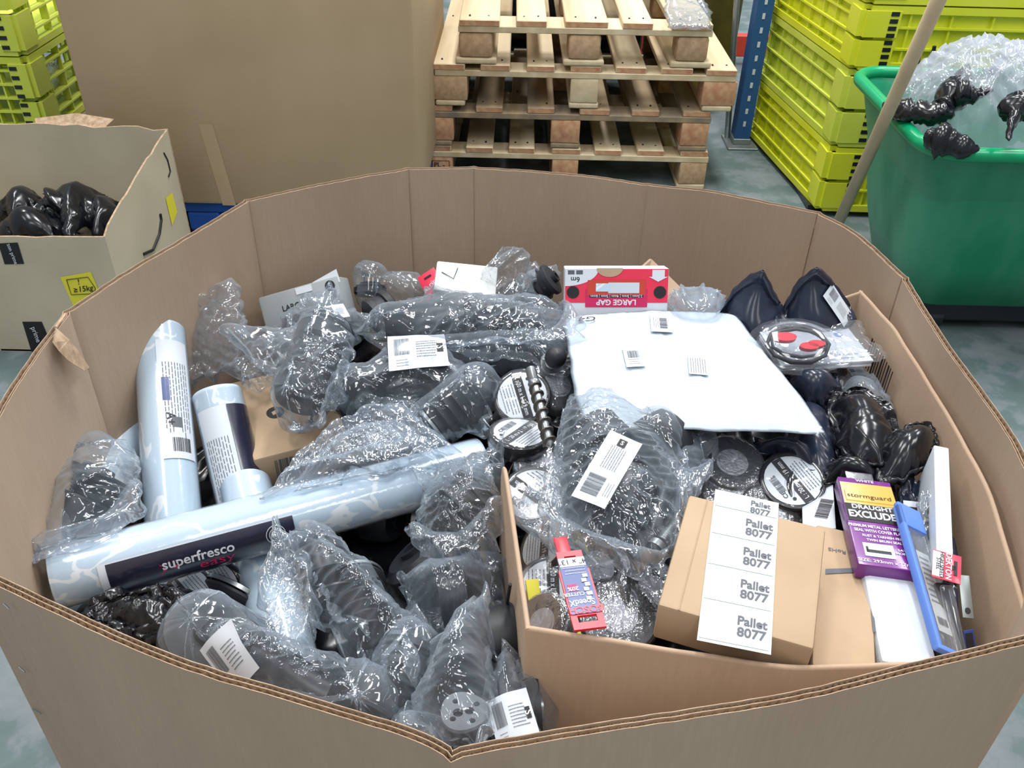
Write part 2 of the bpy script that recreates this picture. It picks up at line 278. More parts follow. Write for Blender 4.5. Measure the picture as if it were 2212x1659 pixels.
def film(name, label, cat, pts, caps=(), obst=(), mt=None, n=44, slack=1.10, iters=70, thick=.014, crink=.0022, freq=140, seed=1, pin=.25, g=.0004, press=0, group=None, edge=.006, dome=None, bend=.16):
    rs = np.random.RandomState(seed); S0 = [Vector(p) for p in pts]; a, b, d, e = (S0 if len(S0) == 4 else S0[::2])
    wd = ((b-a).length+(d-e).length)/2; ht = ((a-e).length+(b-d).length)/2; q = n/max(wd, ht); m_ = max(12, int(q*wd)); n_ = max(12, int(q*ht))
    S = serendip(S0, n_, m_); Nn = (b-e).cross(a-d)
    if Nn.length < 1e-6: Nn = Vector((0, 0, 1))
    Nn.normalize(); Nn = -Nn if Nn.dot(CAM-(a+b+d+e)/4) < 0 else Nn; Nv = np.array(Nn)
    ph = rs.rand(8)*6; I = np.arange(n_)[:, None]/n_; J = np.arange(m_)[None, :]/m_
    wob = edge*(np.sin(9*I+ph[0])+np.sin(17*J+ph[1])+.6*np.sin(31*(I-J)+ph[2])); ctr = S.mean((0, 1)); rad = S-ctr; rad /= (np.linalg.norm(rad, axis=2, keepdims=True)+1e-6)
    bw = np.maximum(np.abs(np.linspace(-1, 1, n_))[:, None], np.abs(np.linspace(-1, 1, m_))[None, :])**4
    S = S+rad*(wob*bw)[..., None]
    if dome is None: dome = max([0]+[r_ for _, _, r_ in caps])*.85
    dm = (np.clip(np.sin(np.pi*np.linspace(0, 1, n_))[:, None]*np.sin(np.pi*np.linspace(0, 1, m_))[None, :], 0, 1)**.6)[..., None]; S_b = S; S = S+Nv*dm*dome
    top = np.arange(n_*m_).reshape(n_, m_); bot = top.copy(); bot[1:-1, 1:-1] = n_*m_+np.arange((n_-2)*(m_-2)).reshape(n_-2, m_-2); NV = n_*m_+(n_-2)*(m_-2)
    sn = np.sqrt(np.clip(np.sin(np.pi*np.linspace(0, 1, n_))[:, None]*np.sin(np.pi*np.linspace(0, 1, m_))[None, :], 0, 1))[..., None]
    X = np.zeros((NV, 3)); X[bot.ravel()] = (S_b-Nv*thick*sn).reshape(-1, 3); X[top.ravel()] = (S+Nv*thick*sn*(np.arange(1) == 0)).reshape(-1, 3)
    bd = np.zeros((n_, m_), bool); bd[0] = bd[-1] = True; bd[:, 0] = bd[:, -1] = True; bidx = top[bd]; X[bidx] = S[bd]; B0 = S[bd].copy()
    X += rs.randn(NV, 3)*.0012; side = np.zeros(NV); side[top.ravel()] = 1; side[n_*m_:] = -1
    E = []; L = []; K = []; Sf = S.reshape(-1, 3); flat = np.arange(n_*m_).reshape(n_, m_)
    for idx in (top, bot):
        for (i, j, k) in ((0, 1, 1.), (1, 0, 1.), (1, 1, .5), (1, -1, .5), (0, 2, bend), (2, 0, bend))+(((0, 4, bend*.6), (4, 0, bend*.6)) if bend > .3 else ()):
            A = idx[:n_-i, (0 if j >= 0 else -j):(m_-j if j >= 0 else m_)]; Bq = idx[i:, (j if j >= 0 else 0):(m_ if j >= 0 else m_+j)]
            Af = flat[:n_-i, (0 if j >= 0 else -j):(m_-j if j >= 0 else m_)]; Bf = flat[i:, (j if j >= 0 else 0):(m_ if j >= 0 else m_+j)]
            E.append(np.stack([A.ravel(), Bq.ravel()], 1)); L.append(np.linalg.norm(Sf[Af.ravel()]-Sf[Bf.ravel()], axis=1)*slack); K.append(np.full(A.size, k))
    E = np.concatenate(E); L = np.concatenate(L); K = np.concatenate(K)*.5; deg = np.bincount(E.ravel(), minlength=NV).astype(float)
    C = [(np.array(p), np.array(q_), r_, 0) for p, q_, r_ in caps]+[(np.array(p), np.array(q_), r_, 1) for p, q_, r_ in obst]
    def collide(X):
        for p, q_, r_, ob in C:
            dq = q_-p; tt = np.clip(((X-p)@dq)/(dq@dq+1e-9), 0, 1); v = X-(p+tt[:, None]*dq); d_ = np.linalg.norm(v, axis=1); ins = d_ < r_+.002
            if not ins.any(): continue
            vi = v[ins]; s_ = np.ones(ins.sum()) if ob else side[ins]; dn = (vi@Nv)*s_; vi = vi-np.where(dn < 0, 2*(vi@Nv), 0)[:, None]*Nv
            vi = vi+Nv*(s_*r_*.15)[:, None]; X[ins] = (p+tt[:, None]*dq)[ins]+vi/(np.linalg.norm(vi, axis=1, keepdims=True)+1e-9)*(r_+.002)
        return X
    for it in range(iters):
        X = X-Nv*(side*g)[:, None] if not press else X+Nv*(side*press)[:, None]
        for _ in range(2):
            D = X[E[:, 1]]-X[E[:, 0]]; l = np.linalg.norm(D, axis=1)+1e-9; cc = (D*((l-L)/l*K)[:, None]); dX = np.zeros_like(X)
            for c_ in range(3): dX[:, c_] = np.bincount(E[:, 0], cc[:, c_], NV)-np.bincount(E[:, 1], cc[:, c_], NV)
            X = X+dX/deg[:, None]*3.2
        X = collide(X); X[bidx] = X[bidx]*(1-pin)+B0*pin
    rg = ridges(X, freq, seed); X = X+Nv*((rg-.2)*crink*4*np.where(side >= 0, 1, -1))[:, None]; X = collide(X)
    fs = []; 
    for idx, fl in ((top, 0), (bot, 1)):
        A = np.stack([idx[:-1, :-1], idx[1:, :-1], idx[1:, 1:], idx[:-1, 1:]], -1).reshape(-1, 4); fs.append(A[:, ::-1] if fl else A)
    F_ = np.concatenate(fs); ctr = Vector(X.mean(0)); Xl = X-np.array(ctr)
    me = bpy.data.meshes.new(name); me.from_pydata(Xl.tolist(), [], F_.tolist()); me.materials.append(mt or M['film']); me.polygons.foreach_set('use_smooth', [True]*len(F_)); me.update()
    o = bpy.data.objects.new(name, me); o.location = ctr; tag(o, label, cat, group); link(o)
    o_top = F_[:len(fs[0])]; film.bvh = BVHTree.FromPolygons(X.tolist(), o_top.tolist()); film.ctr = ctr; return o
def slip(bag, quad, zg, items=True, seed=1, mt=None, lift=.003, flip=False, emblem=True):
    """paper slip lying on the film of the bag just built; quad = 4 pixels TL,TR,BR,BL of the slip as read"""
    bvh = film.bvh; cor = []; 
    for px, py in quad:
        h = bvh.ray_cast(CAM, ray(px, py).normalized())[0]; cor.append(h if h else P(px, py, zg))
    m_, wd, ht = rect(cor)
    if m_.col[2].to_3d().dot(CAM-m_.translation) < 0: pass
    inv = m_.inverted(); nx, ny = 12, 12; H = np.zeros((ny+1, nx+1))
    for j in range(ny+1):
        for i in range(nx+1):
            p = m_ @ Vector((-wd/2+wd*i/nx, -ht/2+ht*j/ny, 0)); h = bvh.ray_cast(CAM, (p-CAM).normalized())[0]; H[j, i] = (inv @ h).z if h else 0
    H = np.clip(H, -.03, .03)
    for _ in range(3): Hp = np.pad(H, 1, mode='edge'); H = np.maximum(H, (Hp[:-2, 1:-1]+Hp[2:, 1:-1]+Hp[1:-1, :-2]+Hp[1:-1, 2:])/4)
    for _ in range(3): Hp = np.pad(H, 1, mode='edge'); H = (Hp[:-2, 1:-1]+Hp[2:, 1:-1]+Hp[1:-1, :-2]+Hp[1:-1, 2:]+2*Hp[1:-1, 1:-1])/6
    gx, gy = np.meshgrid(np.linspace(-1, 1, nx+1), np.linspace(-1, 1, ny+1)); A_ = np.stack([np.ones(gx.size), gx.ravel(), gy.ravel()], 1); k_ = np.linalg.lstsq(A_, H.ravel(), rcond=None)[0]
    pl = (A_@k_).reshape(H.shape); Hn = pl+(H-pl)*.35; H = Hn+max(0, np.percentile(H-Hn, 85))
    def fn(x, y, z):
        a = min(max((x/wd+.5)*nx, 0), nx-1e-4); b = min(max((y/ht+.5)*ny, 0), ny-1e-4); i, j = int(a), int(b); a -= i; b -= j
        hh = H[j, i]*(1-a)*(1-b)+H[j, i+1]*a*(1-b)+H[j+1, i]*(1-a)*b+H[j+1, i+1]*a*b; v = Vector((x, y, hh+lift+z)); return tuple(m_ @ v - film.ctr)
    s_ = patch(bag, -wd/2, -ht/2, wd/2, ht/2, mt or M['paper'], 'paper_slip', 0, fn, nx, ny)
    s_.data.flip_normals() if False else None
    if items:
        barcode(s_, -wd*.27, ht*.12, wd*.26, ht*.5, M['greyink'], 0, .0007, fn, seed); lines(s_, wd*.16, 0, wd*.36, ht*.42, 7, M['greyink'], 0, .0007, fn, seed)
        lines(s_, -wd*.27, -ht*.33, wd*.2, ht*.14, 3, M['greyink'], 0, .0007, fn, seed+3)
        if emblem:
            patch(s_, wd*.33, -ht*.12, wd*.44, ht*.12, M['dark'], 'emblem', .0007, fn); text(s_, 'S', wd*.385, 0, ht*.2, M['white'], -1.57, .0009, .02, fn, name='emblem_mark')
    return s_
# ================================================================== SETTING
MB().box((-7, -3, -.05), (7, 9, 0)).build('floor', M['floor'])
tag(bpy.data.objects['floor'], 'worn green painted concrete warehouse floor', None, kind='structure')
# ------------------------------------------------------------------ big bulk bin
RZ = .73
rim = [((975, 1640), 1), ((870, 1590), 0), ((640, 1520), 0), ((330, 1420), 0), ((0, 1268), 0), ((-75, 1225), 1), ((-60, 1040), 0), ((0, 868), 0), ((140, 672), 1), ((270, 585), 0), ((400, 510), 0), ((530, 432), 1),
       ((700, 395), 0), ((880, 362), 2), ((1024, 360), 1), ((1240, 375), 0), ((1400, 398), 2), ((1560, 415), 0), ((1770, 458), 1), ((1850, 500), 0), ((1960, 600), 1), ((2050, 740), 0), ((2130, 850), 0), ((2212, 975), 0), ((2275, 1160), 0), ((2250, 1385), 1),
       ((1960, 1455), 0), ((1700, 1520), 0), ((1250, 1590), 0)]
pts = [(P(*p, RZ).to_2d(), c) for p, c in rim]
# dense polyline with small scored creases
poly = []; seg = []; pid = 0
nP = len(pts); cen = sum((p for p, c in pts), Vector((0, 0)))/nP
for i in range(nP):
    a, ca = pts[i]; b, cb = pts[(i+1) % nP]; pr = pts[i-1][0]; nx_ = pts[(i+2) % nP][0]
    if ca: pid += 1
    t0 = (b-a) if ca else (b-pr)*.5; t1 = (b-a) if cb else (nx_-a)*.5
    k = max(4, int((b-a).length/.0014))
    for q in range(k):
        s = q/k; h = (2*s**3-3*s*s+1)*a+(s**3-2*s*s+s)*t0+(-2*s**3+3*s*s)*b+(s**3-s*s)*t1
        dcr = min((h-a).length if ca else 9, (h-b).length if cb else 9)
        out = (h-cen).normalized(); h = h+out*(.0026*math.exp(-(dcr/.0035)**2)); poly.append(h); seg.append(pid)
nd = len(poly); nrm = []
for i in range(nd):
    t = (poly[(i+3) % nd]-poly[i-3]).normalized(); n_ = Vector((t.y, -t.x)); n_ = n_ if n_.dot(poly[i]-cen) > 0 else -n_; nrm.append(n_)
def ztop(i):
    p = poly[i]; return RZ+.0016*noise.noise((p.x*9, p.y*9, 1))+.001*noise.noise((p.x*60, p.y*60, 3))
binT = thing('bulk_bin', 'large open octagonal cardboard bulk bin filled with packaged goods', 'box', loc=(0, .85, .14))
off = Vector((0, .85, .14))
groups = {}
for i, s in enumerate(seg): groups.setdefault(s, []).append(i)
for s, idx in groups.items():
    idx = idx+[(idx[-1]+1) % nd]
    mb = MB()
    for layer, (o_, dz) in enumerate(((.0, 0), (.0006, 0), (.0046, -.0012), (.0052, -.0012), (.0078, 0), (.0084, 0))):   # liner faces, offsets inward
        step = idx[::5]+([idx[-1]] if (len(idx)-1) % 5 else []); zs = (0, -.004, -.03, -.3, -.59); b = len(mb.v)
        for i in step:
            for zi, zz in enumerate(zs):
                q = poly[i]-nrm[i]*o_; q = q+nrm[i]*(.006*math.sin((-zz)/.59*math.pi)*(1 if zi else 0))*.6
                zt = ztop(i)+dz; mb.v.append((q.x-off.x, q.y-off.y, (zt+zz if zi < 4 else .14)-off.z))
        nz = len(zs)
        for a in range(len(step)-1):
            for c in range(nz-1): mb.f.append((b+a*nz+c, b+(a+1)*nz+c, b+(a+1)*nz+c+1, b+a*nz+c+1)); mb.mi.append(0)
        if layer % 2: 
            b0 = b-len(step)*nz
            for a in range(len(step)-1): mb.f.append((b0+a*nz, b0+(a+1)*nz, b+(a+1)*nz, b+a*nz)); mb.mi.append(1)
    pan = mb.build('side_panel', [M['card'], M['edge']], binT, smooth=True, auto=True)
    fl = MB()
    for (o1, o2, pitch, lo) in ((.0009, .0043, .0084, .0016), (.0055, .0075, .0056, .0014)):
        b = len(fl.v)
        for k, i in enumerate(idx):
            ph = (i*.0014/pitch) % 1; tri = abs(ph*2-1); o_ = o1+(o2-o1)*tri; q = poly[i]-nrm[i]*o_; z = ztop(i)-lo-.0008*noise.noise((q.x*150, q.y*150, 9))
            fl.v += [(q.x-off.x, q.y-off.y, z-off.z), (q.x-off.x, q.y-off.y, z-.022-off.z)]
        for k in range(len(idx)-1): fl.f.append((b+2*k, b+2*k+2, b+2*k+3, b+2*k+1)); fl.mi.append(0)
    fl.build('fluting', M['edge'], pan)
# bottom of the bin
bb = MB(); k = poly[::60]; bb.v = [(p.x-off.x, p.y-off.y, .003) for p in k]+[(p.x-off.x, p.y-off.y, 0) for p in k]
bb.f = [tuple(range(len(k))), tuple(reversed(range(len(k), 2*len(k))))]; bb.mi = [0, 0]; bb.build('bin_base', M['card'], binT)
# torn flap hanging on the left wall, staples
def wallpt(px, py):
    lo = None
    for s in range(500):
        z = RZ-.001-.0012*s; q = P(px, py, z); j = min(range(0, nd, 10), key=lambda i: (poly[i]-q.to_2d()).length_squared); d_ = (q.to_2d()-poly[j]).dot(nrm[j])
        if d_ > -.010: return q
    return P(px, py, .6)
fpx = [(120, 708), (113, 740), (128, 760), (145, 778), (155, 785), (182, 802), (193, 795), (176, 768), (150, 735)]
fv = []; ins = []
for i, p in enumerate(fpx):
    q = wallpt(*p); fv.append(CAM+(q-CAM)*(.993-.00022*(p[1]-705)))
mb = MB(); vs = [q-off for q in fv]; vs2 = [q-off+Vector((.0006, -.0004, .0008)) for q in fv]; n9 = len(vs)
mb.add(vs+vs2, [tuple(range(n9)), tuple(reversed(range(n9, 2*n9)))]+[(i, (i+1) % n9, n9+(i+1) % n9, n9+i) for i in range(n9)])
mb.build('torn_flap', M['edge'], binT)
MB().tube([fv[0]-off, P(140, 672, RZ)-off-Vector((0, 0, .004))], .002, 6).build('torn_strip', M['edge'], binT)
def outer_front(px, py):
    best = None
    for s in range(800):
        z = RZ-.0008*s; q = P(px, py, z); 
        j = min(range(0, nd, 6), key=lambda i: (poly[i]-q.to_2d()).length_squared)
        if (q.to_2d()-poly[j]).length < .004 and s > 3: return q-off, nrm[j]
    return None
for a_, b_ in (((45, 1437), (58, 1448)), ((75, 1530), (92, 1538)), ((12, 1300), (24, 1312))):
    h = outer_front(*a_); h2 = outer_front(*b_)
    if h and h2: MB().tube([h[0]+h[1].to_3d()*.002, h2[0]+h2[1].to_3d()*.002], .0008, 6).build('staple', M['steel'], binT)
# marker scribble at the foot of the front right wall
sc_ = []
for a_ in ((1058, 1659), (1075, 1652), (1088, 1656), (1104, 1646), (1096, 1659)):
    h = outer_front(*a_)
    if h: sc_.append(h[0]+h[1].to_3d()*.0055)
if len(sc_) > 2: MB().tube(sc_, .0009, 5).build('marker_scribble', M['dark'], binT)
# pallet below the bin: wooden
def pallet(label, cx, cy, z0, rot, W, D, nb, mw, bw=.1, blk=.1, seed=0, H=.14, group=None, dark=False, wrap_blocks=False):
    rr = random.Random(seed); t = thing('wooden_pallet', label, 'pallet', mtx=Matrix.Translation((cx, cy, z0)) @ Matrix.Rotation(rot, 4, 'Z'), group=group)
    th = .02; g = (W-bw)/(nb-1)
    for i in range(nb):
        x = -W/2+bw/2+i*g; jx = rr.uniform(-.004, .004); ww = bw*rr.uniform(.9, 1.05) if nb > 5 or i % 2 == 0 else bw*.72
        if nb == 5 and i == 2: ww = bw*1.02
        b = MB().bevbox((-ww/2, -D/2+rr.uniform(-.004, .004), -th/2), (ww/2, D/2, th/2), .0025, 1); o = b.build('deck_board', [mw], t, mtx=Matrix.Translation((x+jx, 0, H-th/2)) @ Matrix.Rotation(rr.uniform(-.004, .004), 4, 'Z'))
        o.data.materials.append(M['endgrain'])
        for p in o.data.polygons:
            if abs(p.normal.y) > .9: p.material_index = 1
        nl = MB()
        for yy in (-D/2+.05, 0, D/2-.05):
            for dx in (-.25, .22): nl.tube([(dx*ww, yy+rr.uniform(-.01, .01), th/2-.001), (dx*ww, yy, th/2+.0008)], .0035, 6)
        if ww > .06: nl.build('nail_heads', M['iron'], o)
    def sp(y):
        MB().bevbox((-W/2, -bw/2, -th/2), (W/2, bw/2, th/2), .002, 1).build('stringer_board', mw, t, mtx=Matrix.Translation((0, y, H-th*1.5)))
    for y in (-D/2+bw/2, 0, D/2-bw/2): sp(y)
    bz0, bz1 = th, H-2*th
    for y in (-D/2+blk/2, 0, D/2-blk/2):
        for k_, x in enumerate((-W/2+blk/2, 0, W/2-blk/2)):
            e = rr.uniform(-.006, .01); o = MB().bevbox((-blk/2-e, -blk/2, -(bz1-bz0)/2), (blk/2+e, blk/2, (bz1-bz0)/2), .004 if not wrap_blocks else .012, 2).build('block', M['block'] if (wrap_blocks or rr.random() < .3) else M['endgrain'] if rr.random() < .7 else mw, t, smooth=True, auto=True, mtx=Matrix.Translation((x, y, (bz0+bz1)/2)) @ Matrix.Rotation(rr.uniform(-.03, .03), 4, 'Z'))
    for x in (-W/2+blk/2, 0, W/2-blk/2):
        MB().bevbox((-bw/2, -D/2, -th/2), (bw/2, D/2, th/2), .006, 2).build('bottom_board', mw, t, mtx=Matrix.Translation((x, 0, th/2)))
    return t
pb = pallet('wooden pallet carrying the big open cardboard bin, mostly hidden', -.01, .87, 0, 0, .9, .95, 7, M['wood'], seed=3)
G = 'wooden pallets in the stack'
pY = 2.95
p1 = pallet('bottom pallet of the stack, with a stamped left block', .17, pY+.6, 0, 0, 1.0, 1.2, 7, M['wood'], seed=11, group=G)
p2 = pallet('grey weathered pallet second from the floor in the stack', .165, pY+.6, .141, .0, .985, 1.2, 6, M['wood2'], seed=5, group=G)
p3 = pallet('clean pale seven-board pallet third in the stack', .22, pY+.6, .282, .0, 1.0, 1.2, 7, M['wood'], seed=8, group=G)
p4 = pallet('small pale pallet on top of the stack with chipboard blocks', .205, pY+.6, .423, .01, .82, 1.2, 5, M['wood'], bw=.135, blk=.115, seed=9, group=G, wrap_blocks=True)
# stamp on bottom pallet's left block
st = [c for c in p1.children if c.name.startswith('block')][0]
def stampfn(x, y, z): return (x, -.051-z*1, y)
fr_ = MB(); 
for (a_, b_, c_, d_) in ((-.02, -.032, .042, -.030), (-.02, .026, .042, .028), (-.02, -.03, -.018, .026), (.040, -.03, .042, .026), (-.042, -.03, -.024, .026)):
    fr_.add([stampfn(a_, b_, .001), stampfn(c_, b_, .001), stampfn(c_, d_, .001), stampfn(a_, d_, .001)], [(0, 1, 2, 3)])
fr_.build('stamp_frame', M['dark'], st)
text(st, 'PL -', .006, .012, .024, M['dark'], fn=stampfn, z=.0012); text(st, '32 027', .011, -.014, .022, M['dark'], fn=stampfn, z=.0012)
# stretch film remains round the top pallet
film('stretch_film', 'clear stretch film still wrapped over the top pallet corner', 'packaging film', [PY(1440, 0, 2.98)+Vector((0, .1, 0)), PY(1530, 0, 3.0)+Vector((0, .1, 0)), PY(1538, 62, 2.83), PY(1440, 60, 2.84)], mt=M['film_clear'], n=22, thick=.004, seed=3, iters=15)
# ------------------------------------------------------------------ tall carton on blue pallet
t = thing('tall_carton', 'tall plain brown carton on a blue pallet at back left', 'box', loc=(-.75, 2.42, .15))
tb = MB().bevbox((-.468, 0, 0), (.468, 1.0, 1.1), .012, 2).build('carton_body', M['tall'], t, smooth=True, auto=True)
a_ = PY(448, 268, 2.42)-Vector((-.75, 2.42, .15))
MB().add([(a_.x-.025, -.001, a_.z), (a_.x+.015, -.001, a_.z), (a_.x+.04, -.001, 0), (a_.x-.0, -.001, 0)], [(0, 1, 2, 3)]).build('packing_tape', M['tape'], t)
tp = thing('plastic_pallet', 'blue plastic pallet under the tall brown carton', 'pallet', loc=(-.75, 2.44, 0))
MB().bevbox((-.47, 0, .115), (.45, 1.0, .148), .006, 2).build('deck', M['bluepallet'], tp, smooth=True, auto=True)
for x in (-.4, -.2, 0, .2, .4): MB().bevbox((x-.05, .002, .05), (x+.05, .99, .116), .01, 2).build('foot', M['bluepallet'], tp)
for x in (-.4, 0, .37): MB().bevbox((x-.07, .0, 0), (x+.07, 1.0, .05), .01, 2).build('runner', M['iron'], tp)
# ------------------------------------------------------------------ small open carton with black bags, left
ox0, ox1, oy0, oy1, oz = -1.50, -.962, 1.85, 2.24, .335
t = thing('open_carton', 'open greyish cardboard carton with torn flaps at left edge', 'box', loc=(-1.23, 2.04, 0)); T0 = Vector((-1.23, 2.04, 0))
def wall(p, q, z0, ztops, mt_, name, parent, o0, thk=.005, inward=Vector((0, 0, 0))):
    mb = MB(); n_ = len(ztops); d_ = (q-p).normalized(); nn = Vector((d_.y, -d_.x, 0)); b = 0
    for k, zt in enumerate(ztops):
        s = p.lerp(q, k/(n_-1))
        for o_ in (0, thk): 
            e_ = s-nn*o_-o0; mb.v += [(e_.x, e_.y, z0-o0.z), (e_.x, e_.y, zt-o0.z)]
    for k in range(n_-1):
        a0 = 4*k; c0 = a0+4; mb.f += [(a0, c0, c0+1, a0+1), (a0+2, a0+3, c0+3, c0+2), (a0+1, c0+1, c0+3, a0+3), (a0, a0+2, c0+2, c0)]; mb.mi += [0, 0, 1, 0]
    e_ = 4*(n_-1); mb.f += [(0, 1, 3, 2), (e_, e_+2, e_+3, e_+1)]; mb.mi += [1, 1]
    return mb.build(name, [mt_, M['edge']], parent)
rr = random.Random(4)
def jag(n_, a, b, j=.006): return [a+(b-a)*k/(n_-1)+rr.uniform(-j, j) for k in range(n_)]
V = lambda x, y, z=0: Vector((x, y, z))
fw_ = wall(V(ox0, oy0), V(ox1, oy0), 0, jag(14, .315, .335, .003), M['grey_card'], 'front_panel', t, T0)
rw_ = wall(V(ox1, oy0), V(ox1+.045, oy1), 0, [.335+.115*(k/15)**.8+rr.uniform(-.003, .003) for k in range(16)], M['grey_card'], 'right_panel', t, T0)
bw_ = wall(V(ox1+.045, oy1), V(ox0, oy1), 0, jag(16, .45, .455, .006), M['grey_card'], 'back_panel', t, T0)
lw_ = wall(V(ox0, oy1), V(ox0, oy0), 0, jag(8, .45, .315), M['grey_card'], 'left_panel', t, T0)
MB().box((ox0-T0.x, oy0-T0.y, .001), (ox1-T0.x, oy1-T0.y, .006)).build('base', M['grey_card'], t)
fl_ = MB().add([(.0+ox1-.30-T0.x, oy1-T0.y, .45), (ox1-.12-T0.x, oy1-T0.y, .45), (ox1-.10-T0.x, oy1+.02-T0.y, .465), (ox1-.2-T0.x, oy1+.03-T0.y, .475), (ox1-.31-T0.x, oy1+.02-T0.y, .462)], [(0, 1, 2, 3, 4)])
fl_.build('torn_flap', M['edge'], t)
ff = lambda px, py: PY(px, py, oy0-.0012)-T0
def poly_on(name, mt_, pxs, parent, fn=ff):
    vs = [fn(*p) for p in pxs]; return MB().add(vs, [tuple(range(len(vs)))]).build(name, mt_, parent)
poly_on('black_tape', M['dark'], [(-4, 526), (38, 524), (52, 570), (10, 571)], t); poly_on('black_tape', M['dark'], [(48, 695), (90, 695), (118, 760), (68, 760)], t)
poly_on('handling_label', M['ylabel'], [(130, 599), (196, 587), (232, 672), (168, 682)], t)
def ffr(x, y, z): return tuple(ff(x, y)+Vector((0, -.0012-z, 0)))
def ptext(parent, s, px, py, size, mt_, rot, name='printed_text', fn=ffr, bold=.01, sx=1): return text(parent, s, px, py, size, mt_, 0, .0002, bold, lambda x, y, z: fn(px+((x-px)*math.cos(rot)-(y-py)*math.sin(rot)), py-((x-px)*math.sin(rot)+(y-py)*math.cos(rot)), z), sx, name)
ptext(t, 'zon prime', 27, 548, 11.5, M['paper'], -1.2); ptext(t, 'prime', 78, 722, 15, M['paper'], -1.2)
ptext(t, '\u226515kg', 180, 624, 17, M['dark'], .13); ptext(t, '!', 170, 609, 17, M['dark'], .13)
MB().tube([ff(144, 604)-V(0, .001), ff(190, 598)-V(0, .001), ff(206, 622)-V(0, .001), ff(204, 634)-V(0, .001), ff(154, 636)-V(0, .001), ff(144, 604)-V(0, .001)], .0009, 4).build('weight_outline', M['dark'], t)
# right panel marks
def fr2(px, py): 
    d_ = ray(px, py); s = (ox1+.045*0+.004-CAM.x); p = CAM+d_*((ox1+.02)/d_.x)
    for _ in range(4): xx = ox1+.045*(p.y-oy0)/(oy1-oy0)+.0015; p = CAM+d_*(xx/d_.x)
    return p-T0
poly_on('handling_label', M['ylabel'], [(358, 428), (372, 415), (383, 458), (372, 488)], t, fr2)
MB().tube([fr2(310, 549), fr2(330, 540), fr2(344, 505), fr2(348, 475), fr2(346, 462)], .004, 6).build('printed_arrow', M['dark'], t)
MB().tube([fr2(354, 330), fr2(362, 345), fr2(368, 370), fr2(364, 382)], .002, 6).build('printed_arrow', M['dark'], t)
# black bags inside
for i, (c, zc) in enumerate((([(0, 450), (60, 400), (120, 450), (20, 500)], .27), ([(100, 440), (165, 400), (235, 420), (150, 520)], .29), ([(190, 440), (262, 430), (270, 480), (200, 520)], .27), ([(20, 470), (110, 450), (130, 520), (15, 522)], .28), ([(110, 410), (150, 420), (150, 470), (118, 460)], .30))):
    lab = ['crumpled black polythene bag against left wall of the greyish carton', 'largest shiny black bag in the middle of the greyish carton', 'crumpled black bag at the right wall of the greyish carton', 'flattened black bag at the front of the greyish carton', 'pointed black bag corner standing up in the greyish carton'][i]
    q = [P(*p, zc+(.03 if k == 1 else 0)) for k, p in enumerate(c)]; cc = sum(q, V(0, 0))/4
    film('black_bag', lab, 'plastic bag', q, caps=[(cc+V(-.04, 0, -.03), cc+V(.04, 0, -.03), .05)], mt=M['poly'], n=30, slack=1.12, bend=.8, iters=30, thick=.03, crink=.003, freq=50, seed=20+i, group='black bags in the small carton')
# ------------------------------------------------------------------ yellow folding crates
def crate_wall(mb, p, q, z0, z1, cols, rows, open_=False, dense=0):
    """ribbed crate side between floor points p,q; ribs stand proud toward the outside"""
    d_ = (q-p); L_ = d_.length; X = d_.normalized(); nn = Vector((X.y, -X.x, 0)); m_ = Matrix((X, nn*-1, V(0, 0, 1))).transposed().to_4x4(); m_.translation = p+V(0, 0, z0); h = z1-z0
    def bx(x0, x1, a, b, d0, d1, mi=0): mb.box((x0, -d1, a), (x1, -d0, b), mi, m_)
    if not open_: bx(.03, L_-.03, .004, h-.004, -.012, 0)
    bx(0, L_, 0, .022, -.012, .02); bx(0, L_, h-.022, h-.001, -.012, .02)
    for k in range(1, rows): bx(.03, L_-.03, h*k/rows-.003, h*k/rows+.003, -.012 if open_ else 0, .018)
    for k in range(1, cols): x = L_*k/cols; bx(x-.003, x+.003, .02, h-.02, -.012 if open_ else 0, .014)
    if dense:
        for k in range(dense): x = .05+k*.022; bx(x-.002, x+.002, .02, h-.02, -.012, .014)
    return m_, L_, h
def crate(label, corner, xd, yd, z0, z1, mt_, left=False, seed=0, broken=False):
    t = thing('folding_crate', label, 'crate', loc=corner+V(0, 0, z0)); o0 = corner+V(0, 0, z0); A = corner; Bx = corner+xd; By = corner+yd
    def mk(name, p, q, **k):
        mb = MB(); mm = crate_wall(mb, p, q, z0, z1-.004, **k); mb.v = [tuple(Vector(v)-o0) for v in mb.v]; return mb.build(name, mt_, t), mm
    if left:     # corner = front right corner, xd to the left, yd backwards
        mk('front_side', Bx, A, cols=14, rows=6, open_=True); mk('right_side', A, By, cols=7, rows=5, open_=True, dense=3)
        mk('left_side', By+xd, Bx, cols=6, rows=4); mk('back_side', By, By+xd, cols=5, rows=4, open_=True)
    else:        # corner = front left corner
        mk('front_side', A, Bx, cols=9, rows=3); mk('left_side', By, A, cols=8, rows=4)
        mk('right_side', Bx, Bx+yd, cols=6, rows=4); mk('back_side', Bx+yd, By, cols=5, rows=4)
    # corner post with hinge slots
    h = z1-z0-.004; mb = MB(); s = -1 if left else 1
    for k in range(2):
        a = h*(.06+k*.46); b_ = a+h*.4; mb.box((-.012 if not left else -.045, -.024, a), (.09 if not left else .012, .0, b_)); mb.box((-.03 if not left else 0, -.012, a), (0 if not left else .026, .08, b_))
    mb.build('corner_post', mt_, t)
    mb = MB()
    for k in range(8): z = h*(.08+.11*k); x = .07 if not left else -.03; mb.box((x-.012, -.0262, z), (x+.012, -.0235, z+.012))
    mb.build('hinge_slots', M['iron'], t, )
    base = MB().box((min(0, xd.x)+.01, .01, .002), (max(0, xd.x)-.01, yd.y-.01, .012)); base.build('crate_floor', mt_, t)
    return t
